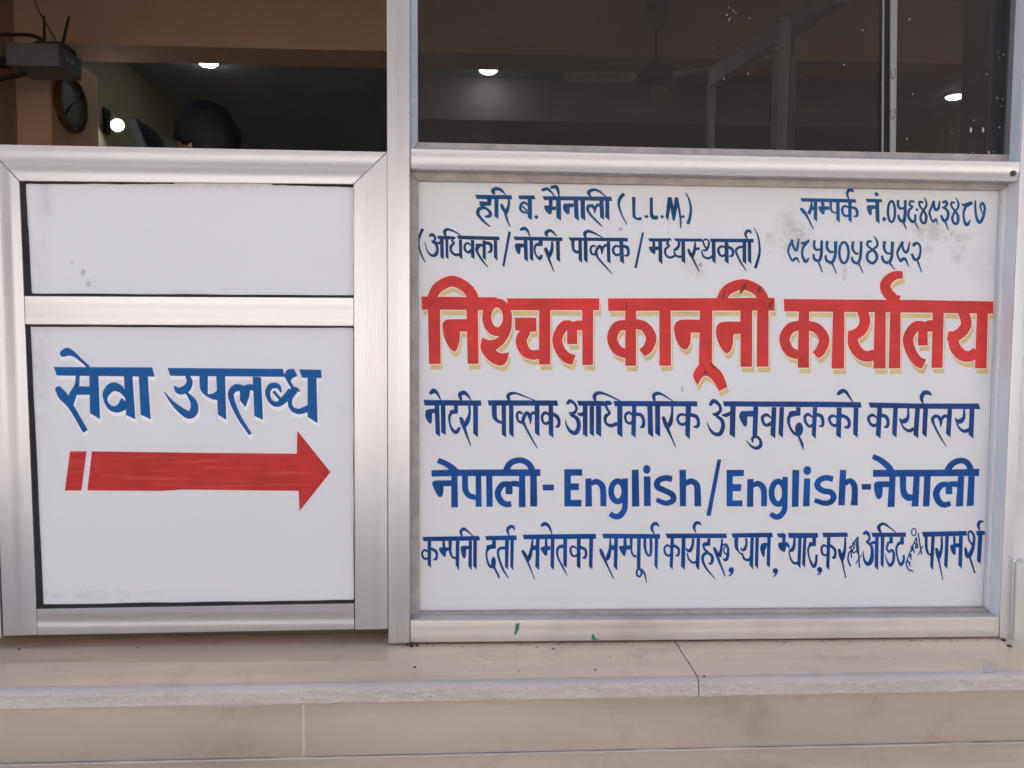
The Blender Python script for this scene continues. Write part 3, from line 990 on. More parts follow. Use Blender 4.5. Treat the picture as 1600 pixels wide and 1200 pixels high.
# ---------------------------------------------------------------- half door
dl = at(300, 990, 0)
door = thing('half_door', (dl.x, .02, .02), 'aluminium half door with two white panels and a red arrow pointing right', 'door')
J = .0006
def fpart(name, px, y0, y1, mat, parent, bevel=.0009, label=None):
    o = obj(name, pxprism(px, y0, y1), mat, parent, bevel=bevel)
    if label: o['label'] = label
    return o
fpart('stile', [(-23.4, 225.5), (29.7, 283.2), (37, 462), (58, 992), (5, 994)], 0, .04, ALU_V, door)
fpart('stile', [(605.2, 237.5), (552.2, 288.1), (554.5, 984), (606, 983)], .0, .04, ALU_V, door)
fpart('rail', [(-23, 225), (605, 237), (552, 287.8), (30, 282.8)], 0, .04, ALU_H, door)
fpart('rail', [(37.8, 462.3), (552.4, 465), (552.6, 509.5), (39.5, 507)], .0008, .04, ALU_H, door)
fpart('rail', [(57, 951.5), (553.2, 943), (553.6, 983.5), (58.6, 992.5)], .0008, .04, ALU_H, door)
tag(obj('gap_blocker', box((-1.2, .06, .0005), (at(604, 990, .06).x, .12, .05)), simple('dark gap blocker', (.10, .085, .07), .6)), kind='structure')  # added dark bar: blocks room light, stands in for shade under the door
# raised lip lines of the extrusion along the stiles and rails
DUST = (.30, .28, .29)
UP = panel_mat('white composite panel', (.745, .745, .757), [(at(70, 310, PANEL_Y), (.022, .1, .10), DUST, .30, 34), (at(62, 420, PANEL_Y), (.03, .1, .06), DUST, .26, 30), (at(129, 425, PANEL_Y), (.006, .1, .008), (.10, .09, .09), 1.0, 160), (at(139, 443, PANEL_Y), (.007, .1, .010), (.10, .09, .09), 1.0, 160), (at(112, 411, PANEL_Y), (.004, .1, .004), (.10, .09, .09), .9, 160), (at(300, 289, PANEL_Y), (.3, .1, .010), DUST, .30, 40)])
LP = panel_mat('white composite panel, lower', (.74, .742, .763), [(at(60, 560, PANEL_Y), (.03, .1, .20), DUST, .25, 20), (at(100, 930, PANEL_Y), (.28, .1, .012), DUST, .35, 60)])
p_up = fpart('panel', [(22, 276), (560, 282), (560, 470), (30, 468)], PANEL_Y, .02, UP, door, 0)
p_lo = fpart('panel', [(32, 502), (560, 504), (560, 950), (48, 958)], PANEL_Y, .02, LP, door, 0, 'white panel painted with blue words and a red arrow')
def gasket(px, parent):
    """rubber strip along a panel edge; measured outline, slightly wavy"""
    return obj('gasket', pxprism(px, .0045, .0078), RUBBER, parent)
def wavy(a, b, w0, w1, n=24, seed=0, amp=.9):
    """strip from a to b: straight hidden edge, wavy visible edge w px away (to the right of travel)"""
    d = Vector((b[0]-a[0], b[1]-a[1])); L = d.length; d.normalize(); nn = Vector((-d.y, d.x)); o1, o2 = [], []
    for i in range(n+1):
        t = i/n; p = Vector(a)+d*L*t; q = w0+(w1-w0)*t + amp*noise.noise(Vector((t*7, seed, 0)))
        o1.append(tuple(p-nn*6)); o2.append(tuple(p+nn*max(.1, q)))
    return o1+o2[::-1]
def wstrips(items):
    bm = bmesh.new()
    for k, (a, b, w0, w1) in enumerate(items): 
        pts = [at(x, y, .0045) for x, y in wavy(a, b, w0, w1, seed=k*3.7+a[0])]
        add_prism(bm, pts, .0045+k*.0002, .0078)
    return bm
obj('gasket', wstrips([((30, 283), (272, 284.8), 4.0, 2.2), ((425, 286), (553, 288), 2.4, 4.2), ((44, 461), (30, 283), 4.2, 8.5), ((553, 464), (37, 461.5), 2.6, 3.2), ((553, 288), (553.5, 464), .8, .8)]), RUBBER, p_up)
obj('gasket', wstrips([((38, 508), (553, 510), 2.6, 2.4), ((60, 951), (39, 508), 6.8, 7.0), ((554, 942.5), (57, 951), 4.4, 6.0), ((553, 510), (554, 942), 1.0, 1.2)]), RUBBER, p_lo)
DOOR_BLUE = paint('blue enamel on the door', (.004, .10, .32), .10)
ARROW_RED = paint('streaky red enamel', (.50, .034, .030), .14, washed=.5)
WHITE_SH = simple('white enamel', (.86, .86, .88), .45, var=.03)
letter_mesh('letter_shadow', WORDS['available'], PANEL_Y-.0003, WHITE_SH, p_lo, .8, 1.5, 5.5, PANEL_Y)
letter_mesh('lettering', WORDS['available'], PANEL_Y-.0006, DOOR_BLUE, p_lo, plane=PANEL_Y)
letter_mesh('arrow', WORDS['arrow'], PANEL_Y-.0006, ARROW_RED, p_lo, plane=PANEL_Y)
# jamb left of the door
jamb = tag(obj('door_jamb', pxprism([(-70, 236), (-26, 236), (2.5, 997), (-36, 997)], .0, .10), ALU_V, bevel=.0015), 'narrow aluminium door jamb at the far left edge of the door', 'door jamb')

# ---------------------------------------------------------------- shop window frame
frame = thing('window_frame', (at(640, 1000, 0).x, .05, 0), 'aluminium shop window frame around the dark glass and the painted board', 'window frame')
fpart('mullion', [(603, -420), (640, -420), (640.3, 1005), (606.8, 1006)], -.004, .10, ALU_V, frame)
fpart('rail', [(640.8, 231), (1596, 252), (1592, 284), (640.8, 264)], -.001, .10, ALU_H, frame, .002)
fpart('rail', [(640.8, 969), (1100, 968), (1561.5, 964), (1561.5, 995.5), (640.8, 1004.5)], -.001, .10, ALU_DIRTY, frame, .002)
fpart('stile', [(1625, -420), (1592.8, 284), (1562.2, 964), (1562, 996.5), (1579, 999), (1607, 284), (1650, -420)], -.002, .10, aluminium('right stile aluminium', 'Z', (.60, .60, .61), .42), frame)
BEAD_LIT = simple('side lit pale bead', (.74, .755, .77), .4, var=.05); BEAD_BLUE_LIT = simple('blue lit grey bead', (.40, .45, .48), .4, var=.08); BEAD_DUST_SHADE = simple('dusty shaded bead', (.38, .345, .32), .6, var=.2, scale=30)  # bead colours carry the light of each side; brown mixes dust and shade
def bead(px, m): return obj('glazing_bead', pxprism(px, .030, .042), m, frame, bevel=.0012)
bead([(632, 262), (653, 282.6), (655, 957), (636, 985)], BEAD_DUST_SHADE)
bead([(632, 262), (1602, 268), (1567, 297), (653.4, 282)], BEAD_DUST_SHADE)
bead([(1605, 270), (1567.6, 297), (1541.4, 950), (1574, 985)], BEAD_LIT)
bead([(636, 985), (655.4, 957), (1541, 950.4), (1574, 985)], BEAD_DUST_SHADE)
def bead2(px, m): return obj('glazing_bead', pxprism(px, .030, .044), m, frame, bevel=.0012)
bead2([(630, -420), (651, -420), (652.5, 222), (632, 252)], BEAD_BLUE_LIT)
bead2([(632, 252), (652.8, 222), (1100, 231.6), (1577, 241.5), (1604, 258)], BEAD_DUST_SHADE)
bead2([(1640, -420), (1609, -420), (1577.6, 241), (1605, 256)], BEAD_LIT)
GL = NT('tinted window glass'); nt_ = GL.t
tr_ = GL.n('ShaderNodeBsdfTransparent'); tr_.inputs[0].default_value = (.47, .45, .46, 1)
gs_ = GL.n('ShaderNodeBsdfGlossy', Roughness=.015); gs_.inputs[0].default_value = (.9, .92, .95, 1)
fr_ = GL.n('ShaderNodeFresnel', IOR=1.45); ms_ = GL.n('ShaderNodeMixShader')
GL.l(fr_.outputs[0], ms_.inputs[0]); GL.l(tr_.outputs[0], ms_.inputs[1]); GL.l(gs_.outputs[0], ms_.inputs[2])
di_ = GL.n('ShaderNodeBsdfDiffuse'); di_.inputs[0].default_value = (.42, .38, .35, 1); m2_ = GL.n('ShaderNodeMixShader')
sm_ = GL.math('MULTIPLY', GL.rng(GL.noise(3.2, 5, .6, (1, 1, 2.2), .8), .42, .72, 0, 1), GL.rng(GL.noise(60, 4, .65), .3, .7, .3, 1))
GL.l(GL.math('MULTIPLY', sm_, .030), m2_.inputs[0]); GL.l(ms_.outputs[0], m2_.inputs[1]); GL.l(di_.outputs[0], m2_.inputs[2])
GL.l(m2_.outputs[0], nt_.nodes['Material Output'].inputs[0])
fpart('lit_reveal_strip', [(1624.2, -420), (1592.4, 284), (1561.8, 964), (1560.2, 964), (1590.6, 284), (1622.4, -420)], .0006, .0295, simple('side lit reveal tone', (.80, .82, .84), .45, var=.05), frame, 0)  # added pale strip; its colour stands in for side light on the stile
SASHM = aluminium('dull sash stile', 'Z', (.26, .26, .255), .5, 1.0)
fpart('sash_stile', [(1393, -420), (1407, -420), (1400, 240), (1390.5, 240)], .0385, .0455, SASHM, frame, .0008)
fpart('sash_stile', [(1381.5, -420), (1384.5, -420), (1380.5, 240), (1378, 240)], .0400, .0455, SASHM, frame, .0004)
fpart('sash_groove', [(1384.6, -420), (1392.9, -420), (1390.4, 240), (1380.6, 240)], .0442, .0458, RUBBER, frame, 0)
for py in (-40, 115, 178):
    bm = bmesh.new(); c = at(1401.5-.01*py, py, .0384); N_ = 22
    for i in range(N_):                              # stamped ring, worn away on one side
        if 3 < i < 8: continue
        a0, a1 = 2*math.pi*i/N_, 2*math.pi*(i+1)/N_
        add_prism(bm, [(c.x-.006+r*.5*math.cos(a), c.z+r*1.15*math.sin(a)) for r, a in ((.0095, a0), (.0095, a1), (.0080, a1), (.0080, a0))], .0378, .0384)
    obj('stamp', bm, RUBBER, frame)
pane = obj('glass_pane', pxprism([(634, -420), (1625, -420), (1592, 250), (634, 240)], .046, .050), GL.m, frame)
sp = bmesh.new()
SPK = [(1136,23,1.6),(1141,28,1.1),(1146,17,1.0),(1139,12,.9),(1150,21,1.0),(1139,31,1.4),(1171,28,1.0),(1117,75,.9),(1150,75,1.0),(1214,75,1.0),(1222,69,.9),(1348,47,1.3),(1319,101,1.6),(1169,115,1.3),(1131,123,1.3),(1258,124,.8),(1421,30,1.6),(1417,217,1.4),(1426,147,1.2),(1542,116,1.3),(1558,153,1.6),(1567,155,1.3),(1565,166,1.2),(1568,85,1.5),(1562,90,1.0),(1580,81,1.4),(1522,188,1.2),(1562,199,1.8),(1545,238,2.4),(1553,237,1.2),(1520,238,1.1),(1463,245,1.6),(1560,82,.8),(1576,156,1.3),(1487,208,.9)]
rs = random.Random(3)
for x, y, r in SPK:
    c = at(x, y, .0455); k = r/FPX*1.05
    add_prism(sp, [(c.x+k*(.7+.6*rs.random())*math.cos(a), c.z+k*(.8+.7*rs.random())*math.sin(a)) for a in [i*math.pi/4 for i in range(8)]], .0452, .0459)
for x, y in ((1517, 203), (1536, 203)):
    c = at(x, y, .0455); add_prism(sp, [(c.x+.0022*math.cos(a), c.z+.0055*math.sin(a)) for a in [i*math.pi/5 for i in range(10)]], .0452, .0459)
obj('paint_specks', sp, simple('dried white paint', (.50, .47, .42), .7), pane)
# dried green paint on the bottom rail, a dead screw head at the right end of the sill
gp = bmesh.new()
for px in ([(806,974),(812,974),(811,983),(806,992),(803,991),(805,982)], [(925,992),(928,990),(929,996),(936,999),(927,1000),(924,998)]):
    add_prism(gp, [at(x, y, -.0012) for x, y in px], -.0018, -.0012)
obj('paint_mark', gp, simple('dried green paint', (.02, .20, .15), .6), frame)
sc = bmesh.new(); q = at(1583, 271, -.001); add_lathe(sc, [(.0, -.0045), (.004, -.0042), (.0055, -.002), (.0055, .001)], 16, 'Y', (q.x, -.001, q.z)); obj('screw_head', sc, simple('rusty screw', (.09, .07, .055), .7), frame)
for px, py in ((644.5, 84), (646, 158), (645, 186)):
    b = bmesh.new(); q = at(px, py, .03); add_lathe(b, [(.0, -.0015), (.0022, -.0012), (.003, 0)], 12, 'Y', (q.x, .0298, q.z)); obj('screw_head', b, ALU_DIRTY, frame)

# ---------------------------------------------------------------- sign board
ST = (.40, .34, .28); SK2 = (.22, .20, .20)
bstains = [(at(1232, 362, BOARD_Y), (.040, .1, .06), ST, .65, 44), (at(1252, 372, BOARD_Y), (.03, .1, .045), (.22, .17, .14), .5, 90),
           (at(1455, 362, BOARD_Y), (.055, .1, .026), ST, .7, 40), (at(1490, 370, BOARD_Y), (.05, .1, .014), SK2, .5, 40), (at(1497, 393, BOARD_Y), (.02, .1, .03), SK2, .6, 50),
           (at(1450, 392, BOARD_Y), (.014, .1, .02), SK2, .6, 60), (at(1088, 417, BOARD_Y), (.03, .1, .03), ST, .5, 40), (at(1094, 414, BOARD_Y), (.006, .1, .008), (.05, .05, .05), 1, 200),
           (at(1320, 428, BOARD_Y), (.006, .1, .02), SK2, .9, 120), (at(1203, 375, BOARD_Y), (.012, .1, .03), ST, .5, 60), (at(970, 358, BOARD_Y), (.005, .1, .005), SK2, 1, 200),
           (at(1066, 608, BOARD_Y), (.004, .1, .007), (.08, .08, .08), 1, 220), (at(1525, 365, BOARD_Y), (.012, .1, .004), SK2, .6, 90), (at(1540, 410, BOARD_Y), (.05, .1, .05), (.55, .53, .53), .5, 30)]
BOARDM = panel_mat('white sign board', (.742, .748, .760), bstains)
sb = at(1100, 957, BOARD_Y)
board = tag(obj('sign_board', pxprism([(640, 270), (1580, 284), (1556, 966), (642, 970)], BOARD_Y, .047, BOARD_Y), BOARDM),
            'white law office sign board hand painted with red and blue words', 'sign')
INK = {'name': (0.0095, 0.0702, 0.1942), 'profession': (0.0076, 0.0548, 0.1587), 'contact': (0.0095, 0.0878, 0.2411), 'office': (0.0050, 0.0548, 0.2176), 'language': (0.0038, 0.0724, 0.2941), 'service': (0.0044, 0.0637, 0.2530)}
for k, c in INK.items():
    letter_mesh('lettering', WORDS[k], BOARD_Y-.0005, paint('blue enamel, '+k+' line', c, .42), board, plane=BOARD_Y)
TRED = paint('red enamel of the title', (.62, .042, .038), .18, .32)
title = letter_mesh('title_lettering', WORDS['title'], BOARD_Y-.0009, TRED, board, plane=BOARD_Y)
title['label'] = 'large red title words with cream drop shadow'
letter_mesh('letter_outline', WORDS['title'], BOARD_Y-.0006, simple('warm white enamel', (.86, .74, .68), .5, var=.03), title, 1.5, 0, 0, BOARD_Y)
letter_mesh('letter_shadow', WORDS['title'], BOARD_Y-.0003, simple('cream enamel', (.66, .52, .22), .5, var=.12, scale=20), title, 0, 3.0, 8.5, BOARD_Y)
# scratches and rubbed marks in the title paint
SCUFF = simple('dark red scuff', (.20, .012, .016), .6)
for pts in ([(1166,442,3),(1163,448,5),(1158,455,4),(1157,459,1.5)], [(1189,447,2.5),(1186,453,5),(1184,460,1.5)], [(1132,453,2),(1130,462,3),(1127,468,1)], [(1207,471,3),(1203,477,5),(1200,480,1.5)], [(979,472,1),(979,478,1.2),(977,486,.8)], [(1110,565,1),(1113,571,3.5),(1117,576,1)], [(1101,578,2),(1103,583,4),(1105,585,1)]):
    sm = bmesh.new()
    for qd in ribbon(cr([tuple(p) for p in pts], 4)): add_prism(sm, [at(x, y, BOARD_Y) for x, y in qd], BOARD_Y-.0013, BOARD_Y-.00125)
    obj('scuff_mark', sm, SCUFF, title)

# ---------------------------------------------------------------- right end wall: plaster seam and tile
pl = bmesh.new(); N = 60; a, b = [], []
for i in range(N+1):
    t = i/N; y = -420+1425*t; xo = 1655-79*(t**.9)
    x1 = 1600-22*t+38*(1-t)*.6+ (2.2*noise.noise(Vector((t*40, 0, 0))))
    a.append(at(x1-6, y, .012)); b.append(at(x1+70, y, .012))
add_prism(pl, a+b[::-1], .012, .12)
struct('plaster_return', pl, simple('rough white plaster', (.70, .69, .68), .85, bump=.6, bscale=90))
tag(obj('wall_tile', pxprism([(1588.5, 879), (1700, 884), (1700, 1030), (1584.5, 1002)], -.012, .0115), simple('glossy cream wall tile', (.60, .60, .54), .25, var=.05), bevel=.002), 'cream wall tile standing beside the right end of the frame', 'tile')
sm2 = bmesh.new(); a, b = [], []
for i in range(41):
    t = i/40; y = 872+132*t; x = 1584.5-3.4*t; a.append(at(x-1.6+1.1*noise.noise(Vector((t*22, 5, 0))), y, -.004)); b.append(at(x+2.6+1.2*noise.noise(Vector((t*17, 9, 0))), y, -.004))
add_prism(sm2, a+b[::-1], -.0045, .0118)
struct('plaster_seam', sm2, simple('white caulk', (.78, .77, .75), .8))

# bits of dirt lying on the ledge, a torn paper sticker
lit = bmesh.new(); rs = random.Random(11)
def ground(px, py):
    v = FWD + RIGHT*((px-800)/FPX) + DOWN*((py-600)/FPX); return CAM + v*(-CAM.z/v.z)
for x, y, r in ((643, 1010, 4.5), (652, 1009, 3), (636, 1009, 2), (30, 1015, 2), (215, 1013, 1.6), (648, 1043, 2.2), (1568, 1001, 4), (1577, 1010, 4), (1100, 1057, 2), (865, 1014, 1.8), (930, 1047, 1.8)):
    c = ground(x, y); k = r/FPX*1.5
    bmesh.ops.create_icosphere(lit, subdivisions=1, radius=k, matrix=Matrix.Translation((c.x, min(c.y, .1), k*.25)) @ Matrix.Diagonal((1, 1.3, .45, 1)))
for k in range(70):
    x = rs.uniform(640, 1575); c = ground(x, 1007 - 9*(x-640)/930 + abs(rs.gauss(0, 3.0)) + (rs.random() < .2)*rs.uniform(0, 45)); r = rs.uniform(.5, 1.3)/FPX*1.5
    bmesh.ops.create_icosphere(lit, subdivisions=1, radius=r, matrix=Matrix.Translation((c.x, c.y, r*.2)) @ Matrix.Diagonal((1.2, 1, .5, 1)))
for v in lit.verts: v.co += Vector((rs.uniform(-1, 1), rs.uniform(-1, 1), rs.uniform(0, 1)))*.0004
tag(obj('dirt_crumbs', lit, simple('dark dirt', (.05, .042, .035), .9)), kind='stuff', label='dark crumbs of dirt lying on the stone ledge')
c = [ground(x, y) for x, y in ((1537, 1042), (1552, 1041), (1553, 1050), (1538, 1051))]
pb = bmesh.new(); vs = [pb.verts.new((q.x, q.y, .0004)) for q in c]; vt = [pb.verts.new((q.x, q.y, .0012)) for q in c]
pb.faces.new(vs[::-1]); pb.faces.new(vt)
for i in range(4): pb.faces.new((vs[i], vs[(i+1) % 4], vt[(i+1) % 4], vt[i]))
tag(obj('paper_scrap', pb, simple('off white paper', (.60, .555, .51), .8)), 'small pale paper scrap stuck on the ledge near the right end', 'paper scrap')

# ---------------------------------------------------------------- room: lamps
def emit(name, col, s):
    t = NT(name); t.set(base=(.8, .8, .8), emit=col, estr=s); return t.m
LAMP = emit('lit lamp lens', (.86, 1.0, .97), 14.0)
WHITE = simple('white plastic', (.75, .75, .74), .4)
def ceiling_light(loc, label):
    t = thing('ceiling_light', loc, label, 'ceiling light', 'round lit ceiling lights')
    b = bmesh.new(); add_lathe(b, [(.098, .0), (.098, -.012), (.09, -.02), (.082, -.02), (.082, -.004)], 40, 'Z', loc); obj('rim', b, WHITE, t)
    b = bmesh.new(); add_lathe(b, [(.081, -.006), (.081, -.022), (.06, -.038), (.03, -.045), (.0, -.047)], 40, 'Z', loc); obj('lens', b, LAMP, t, smooth=True)
    return t
def ceil_at(px, py):
    v = FWD + RIGHT*((px-800)/FPX) + DOWN*((py-600)/FPX); return CAM + v*((CEIL-CAM.z)/v.z)
L0 = ceiling_light(ceil_at(325, 95.5), 'lit round ceiling light seen through the open hatch above the door')
def copy_tree(o, parent=None):
    c = o.copy(); COL.objects.link(c); c.parent = parent; c.matrix_parent_inverse = o.matrix_parent_inverse
    for ch in list(o.children): copy_tree(ch, c)
    return c
for p, lab in (((763, 107), 'lit round ceiling light behind the left half of the dark window'), ((1492, 148), 'lit round ceiling light half hidden by the pier at the window right end')):
    c = copy_tree(L0); c.location = ceil_at(*p); c['label'] = lab
# spotlight on the left wall
lp = at(188, 200, 5.4)
spot = thing('wall_spotlight', (XL, lp.y, lp.z), 'small lit spotlight on a bracket on the left room wall', 'spotlight')
b = bmesh.new(); add_box(b, (XL, lp.y-.05, lp.z-.05), (XL+.02, lp.y+.05, lp.z+.16)); add_tube(b, [(XL+.02, lp.y, lp.z+.13), (XL+.10, lp.y, lp.z+.06)], .009); obj('bracket', b, RUBBER, spot)
b = bmesh.new(); add_tube(b, [(XL+.06, lp.y, lp.z+.09), (XL+.11, lp.y-.05, lp.z+.03), (XL+.14, lp.y-.09, lp.z)], [.02, .04, .055], 20); obj('lamp_head', b, WHITE, spot)
b = bmesh.new(); bmesh.ops.create_uvsphere(b, u_segments=20, v_segments=12, radius=.031, matrix=Matrix.Translation((XL+.145, lp.y-.085, lp.z-.004))); obj('bulb', b, emit('lit spotlight bulb', (1, .98, .86), 45.0), spot, smooth=True)
# wall clock
cx = at(80, 180, 4.1).x; cp = at(107, 163, 4.33); cp.y = 4.33; CR = .20
clock = thing('wall_clock', (cx, cp.y, cp.z), 'round wall clock with thin dark rim below the router shelf', 'clock')
b = bmesh.new(); add_lathe(b, [(CR, .0), (CR, .04), (CR-.012, .05), (CR-.022, .05), (CR-.022, .02)], 48, 'X', (cx, cp.y, cp.z)); obj('rim', b, simple('bronze clock rim', (.16, .12, .07), .3, .6), clock, smooth=False)
b = bmesh.new(); add_lathe(b, [(CR-.021, .01), (CR-.021, .022)], 48, 'X', (cx, cp.y, cp.z)); obj('dial', b, simple('grey green dial', (.13, .15, .135), .5), clock)
MARK = simple('dull clock marks', (.07, .075, .07), .6)
for k in range(12):
    b = bmesh.new(); a_ = k*math.pi/6; y, z = cp.y+math.sin(a_)*.15, cp.z+math.cos(a_)*.15; add_box(b, (cx+.0225, y-.006, z-.014), (cx+.024, y+.006, z+.014))
    obj('hour_mark', b, MARK, clock)
for ln, an in ((.09, 1.1), (.13, 3.9)):
    b = bmesh.new(); add_tube(b, [(cx+.028, cp.y, cp.z), (cx+.028, cp.y+ln*math.sin(an), cp.z+ln*math.cos(an))], .005, 6); obj('hand', b, RUBBER, clock)
# shelf with router
SB = 3.3; p0, p1 = at(8, 66, SB), at(92, 103, SB); zt = p0.z
shelf = thing('wall_box', (XL, SB+.13, zt), 'dark grey equipment box held out on a bracket from the left wall', 'equipment box')
obj('case', box((p0.x, SB, p1.z), (p1.x, SB+.27, zt)), simple('grey sheet metal case', (.17, .16, .165), .5), shelf, bevel=.005)
obj('side_label', box((p1.x+.0003, SB+.06, p1.z+.03), (p1.x+.0016, SB+.23, zt-.03)), simple('blue grey face plate', (.10, .15, .20), .3), shelf)
for y in (SB+.09, SB+.14): obj('indicator', box((p1.x+.0017, y, zt-.065), (p1.x+.0028, y+.02, zt-.045)), simple('pale mark', (.5, .55, .58), .5), shelf)
b = bmesh.new(); add_box(b, (XL, SB+.10, zt-.10), (p0.x-.001, SB+.16, zt-.05)); add_tube(b, [(XL, SB+.13, zt-.24), (p0.x+.03, SB+.13, p1.z-.008)], .016); obj('bracket', b, RUBBER, shelf)
wc = bmesh.new(); add_tube(wc, [q[:3] for q in cr([(XL+.01, SB+.1, zt-.03), (XL+.12, SB+.1, zt+.05), (p0.x+.05, SB+.12, zt+.09), (p0.x+.16, SB+.12, zt+.05), (p0.x+.2, SB+.13, zt+.006)], 6)], .011, 8)
tag(obj('cable', wc, RUBBER), 'thick dark cable looping from the left wall onto the equipment box', 'cable')
rx = at(92, 90, SB).x
router = thing('wifi_router', (rx-.06, SB+.14, zt), 'small dark wifi router with two upright antennas on the equipment box', 'router')
obj('body', box((rx-.17, SB+.05, zt+.001), (rx-.005, SB+.22, zt+.032)), simple('dark router plastic', (.045, .05, .06), .35), router, bevel=.006)
for x0, x1 in ((at(69, 60, 3.5).x, at(69, 28, 3.5).x), (at(97, 62, 3.5).x, at(108, 30, 3.5).x)):
    b = bmesh.new(); add_tube(b, [(x0, 3.5, zt+.02), (x0, 3.5, zt+.06), (x1, 3.5, zt+.235)], [.011, .010, .006], 10); obj('antenna', b, RUBBER, router)
wv = bmesh.new(); add_tube(wv, [p[:3] for p in cr([(rx-.08, 3.46, zt+.03), (rx-.13, 3.5, zt+.11), (rx-.27, 3.55, zt+.36), (rx-.32, 3.6  , CEIL-.02)], 6)], .004, 6)
tag(obj('cable', wv, RUBBER), 'thin dark cable running up from the router to the ceiling', 'cable')
# ceiling fan
f0 = at(1024, 118, 3.9)
fan = thing('ceiling_fan', (f0.x, 3.9, CEIL), 'dark three blade ceiling fan hanging behind the dark window', 'ceiling fan')
FM = simple('brown fan enamel', (.075, .055, .05), .4); zc = at(1024, 48, 3.9).z; zh = at(1024, 118, 3.9).z
b = bmesh.new(); add_lathe(b, [(.03, CEIL-zh), (.085, CEIL-zh-.02), (.085, zc-zh+.10), (.06, zc-zh+.04), (.018, zc-zh-.02)], 24, 'Z', (f0.x, 3.9, zh)); obj('canopy', b, FM, fan, smooth=False)
b = bmesh.new(); add_tube(b, [(f0.x, 3.9, zc), (f0.x, 3.9, zh+.04)], .014); obj('rod', b, FM, fan)
b = bmesh.new(); add_lathe(b, [(.03, .09), (.06, .06), (.12, .035), (.135, 0), (.12, -.04), (.06, -.06), (.02, -.065)], 28, 'Z', (f0.x, 3.9, zh)); obj('motor', b, FM, fan)
BL = simple('pale fan blade', (.95, .84, .72), .5)
for an in (R(176), R(-28), R(72)):
    b = bmesh.new(); rows = []
    for i in range(9):
        t = i/8; r = .15+.48*t; wd = (.055+.02*math.sin(math.pi*t))*(1 if i < 8 else .75); rows.append([b.verts.new((r, s*wd, s*.012+dz)) for s, dz in ((-1, 0), (1, 0), (1, -.006), (-1, -.006))])
    for p, q in zip(rows, rows[1:]):
        for j in range(4): b.faces.new((p[j], q[j], q[(j+1) % 4], p[(j+1) % 4]))
    b.faces.new(rows[0][::-1]); b.faces.new(rows[-1])
    add_box(b, (.10, -.02, -.012), (.20, .02, .008))
    bmesh.ops.transform(b, matrix=Matrix.Translation((f0.x, 3.9, zh-.01)) @ Matrix.Rotation(an, 4, 'Z'), verts=b.verts); obj('blade', b, BL, fan)
# aluminium sash and partition behind the dark glass
ALU_IN = aluminium('inner frame aluminium', 'Z', (.62, .62, .60), .45, .8)
def ipost(px0, px1, Y, top, mat, par, name='post', dep=.04, zb_=0.0):
    xa, xb = at(px0, 232, Y).x, at(px1, 232, Y).x
    return obj(name, box((xa, Y, zb_), (xb, Y+dep, top)), mat, par, bevel=.002)
par = thing('glass_partition', (at(1226, 200, .3).x, .3, 0), 'dim aluminium framed partition running back into the room behind the window', 'partition')
ALU_DIM = aluminium('aged partition aluminium', 'Z', (.97, .97, .96), .45, .3)
near, far = at(1228, 40, .3), at(1115, 122, 1.05)
ipost(1213, 1231, .30, near.z+.02, ALU_DIM, par); ipost(1233.5, 1236, .302, near.z, ALU_DIM, par); ipost(1238.5, 1241, .302, near.z, ALU_DIM, par)
ipost(1108, 1117, 1.05, far.z, ALU_DIM, par)
b = bmesh.new(); e0, e1 = at(1316, -18, .085), Vector((far.x, 1.05, far.z)); 
dv = (e1-e0).normalized(); sd_ = dv.cross(Vector((0, 0, 1))).normalized()*.016; upv = Vector((0, 0, .028))
ring0 = [b.verts.new(e0+sgn*sd_+u) for sgn, u in ((1, upv), (-1, upv), (-1, -upv), (1, -upv))]; ring1 = [b.verts.new(e1+sgn*sd_+u) for sgn, u in ((1, upv), (-1, upv), (-1, -upv), (1, -upv))]
for j in range(4): b.faces.new((ring0[j], ring1[j], ring1[(j+1) % 4], ring0[(j+1) % 4]))
b.faces.new(ring0[::-1]); b.faces.new(ring1); obj('top_rail', b, ALU_DIM, par)
# ---------------------------------------------------------------- person at a desk behind the half door
desk = thing('desk', (-1.05, .55, 0), 'plain office desk standing inside behind the half door', 'desk')
obj('desktop', box((-1.7, .42, .72), (-.98, 1.25, .75)), simple('brown desk laminate', (.22, .13, .08), .4), desk, bevel=.002)
for x in (-1.67, -1.05):
    for y in (.45, 1.19): obj('leg', box((x, y, 0), (x+.04, y+.04, .72)), RUBBER, desk)
mt = at(236, 208, .75); mb_ = at(265, 226, .75)
mon = thing('monitor', (mt.x-.1, .80, .75), 'dark back edge of a computer monitor beside the seated person', 'monitor')
MB = simple('black monitor plastic', (.018, .02, .028), .35)
b = bmesh.new(); add_prism(b, [(mt.x, mt.z), (mt.x+.022, mt.z+.004), (mb_.x+.09, .84), (mb_.x+.055, .83)], .60, 1.08); obj('screen_case', b, MB, mon, bevel=.004)
b = bmesh.new(); add_prism(b, [(mt.x+.055, mt.z-.03), (mt.x+.058, mt.z-.03), (mb_.x+.052, .86), (mb_.x+.05, .86)], .63, 1.05)
b.free()
b = bmesh.new(); add_tube(b, [(mb_.x+.02, .84, .76), (mb_.x+.02, .84, .90)], .018); add_box(b, (mb_.x-.09, .74, .7505), (mb_.x+.11, .94, .762)); obj('stand', b, MB, mon)
stool = thing('office_stool', (-.70, .80, 0), 'low stool under the person seated behind the half door', 'stool')
b = bmesh.new(); add_lathe(b, [(.17, .42), (.18, .44), (.17, .46)], 28, 'Z', (-.72, .80, 0)); obj('seat', b, RUBBER, stool)
for k in range(4):
    a_ = math.pi/4+k*math.pi/2; b = bmesh.new(); add_tube(b, [(-.72+.11*math.cos(a_), .8+.11*math.sin(a_), .43), (-.72+.18*math.cos(a_), .8+.18*math.sin(a_), .0)], .014, 8); obj('leg', b, RUBBER, stool)

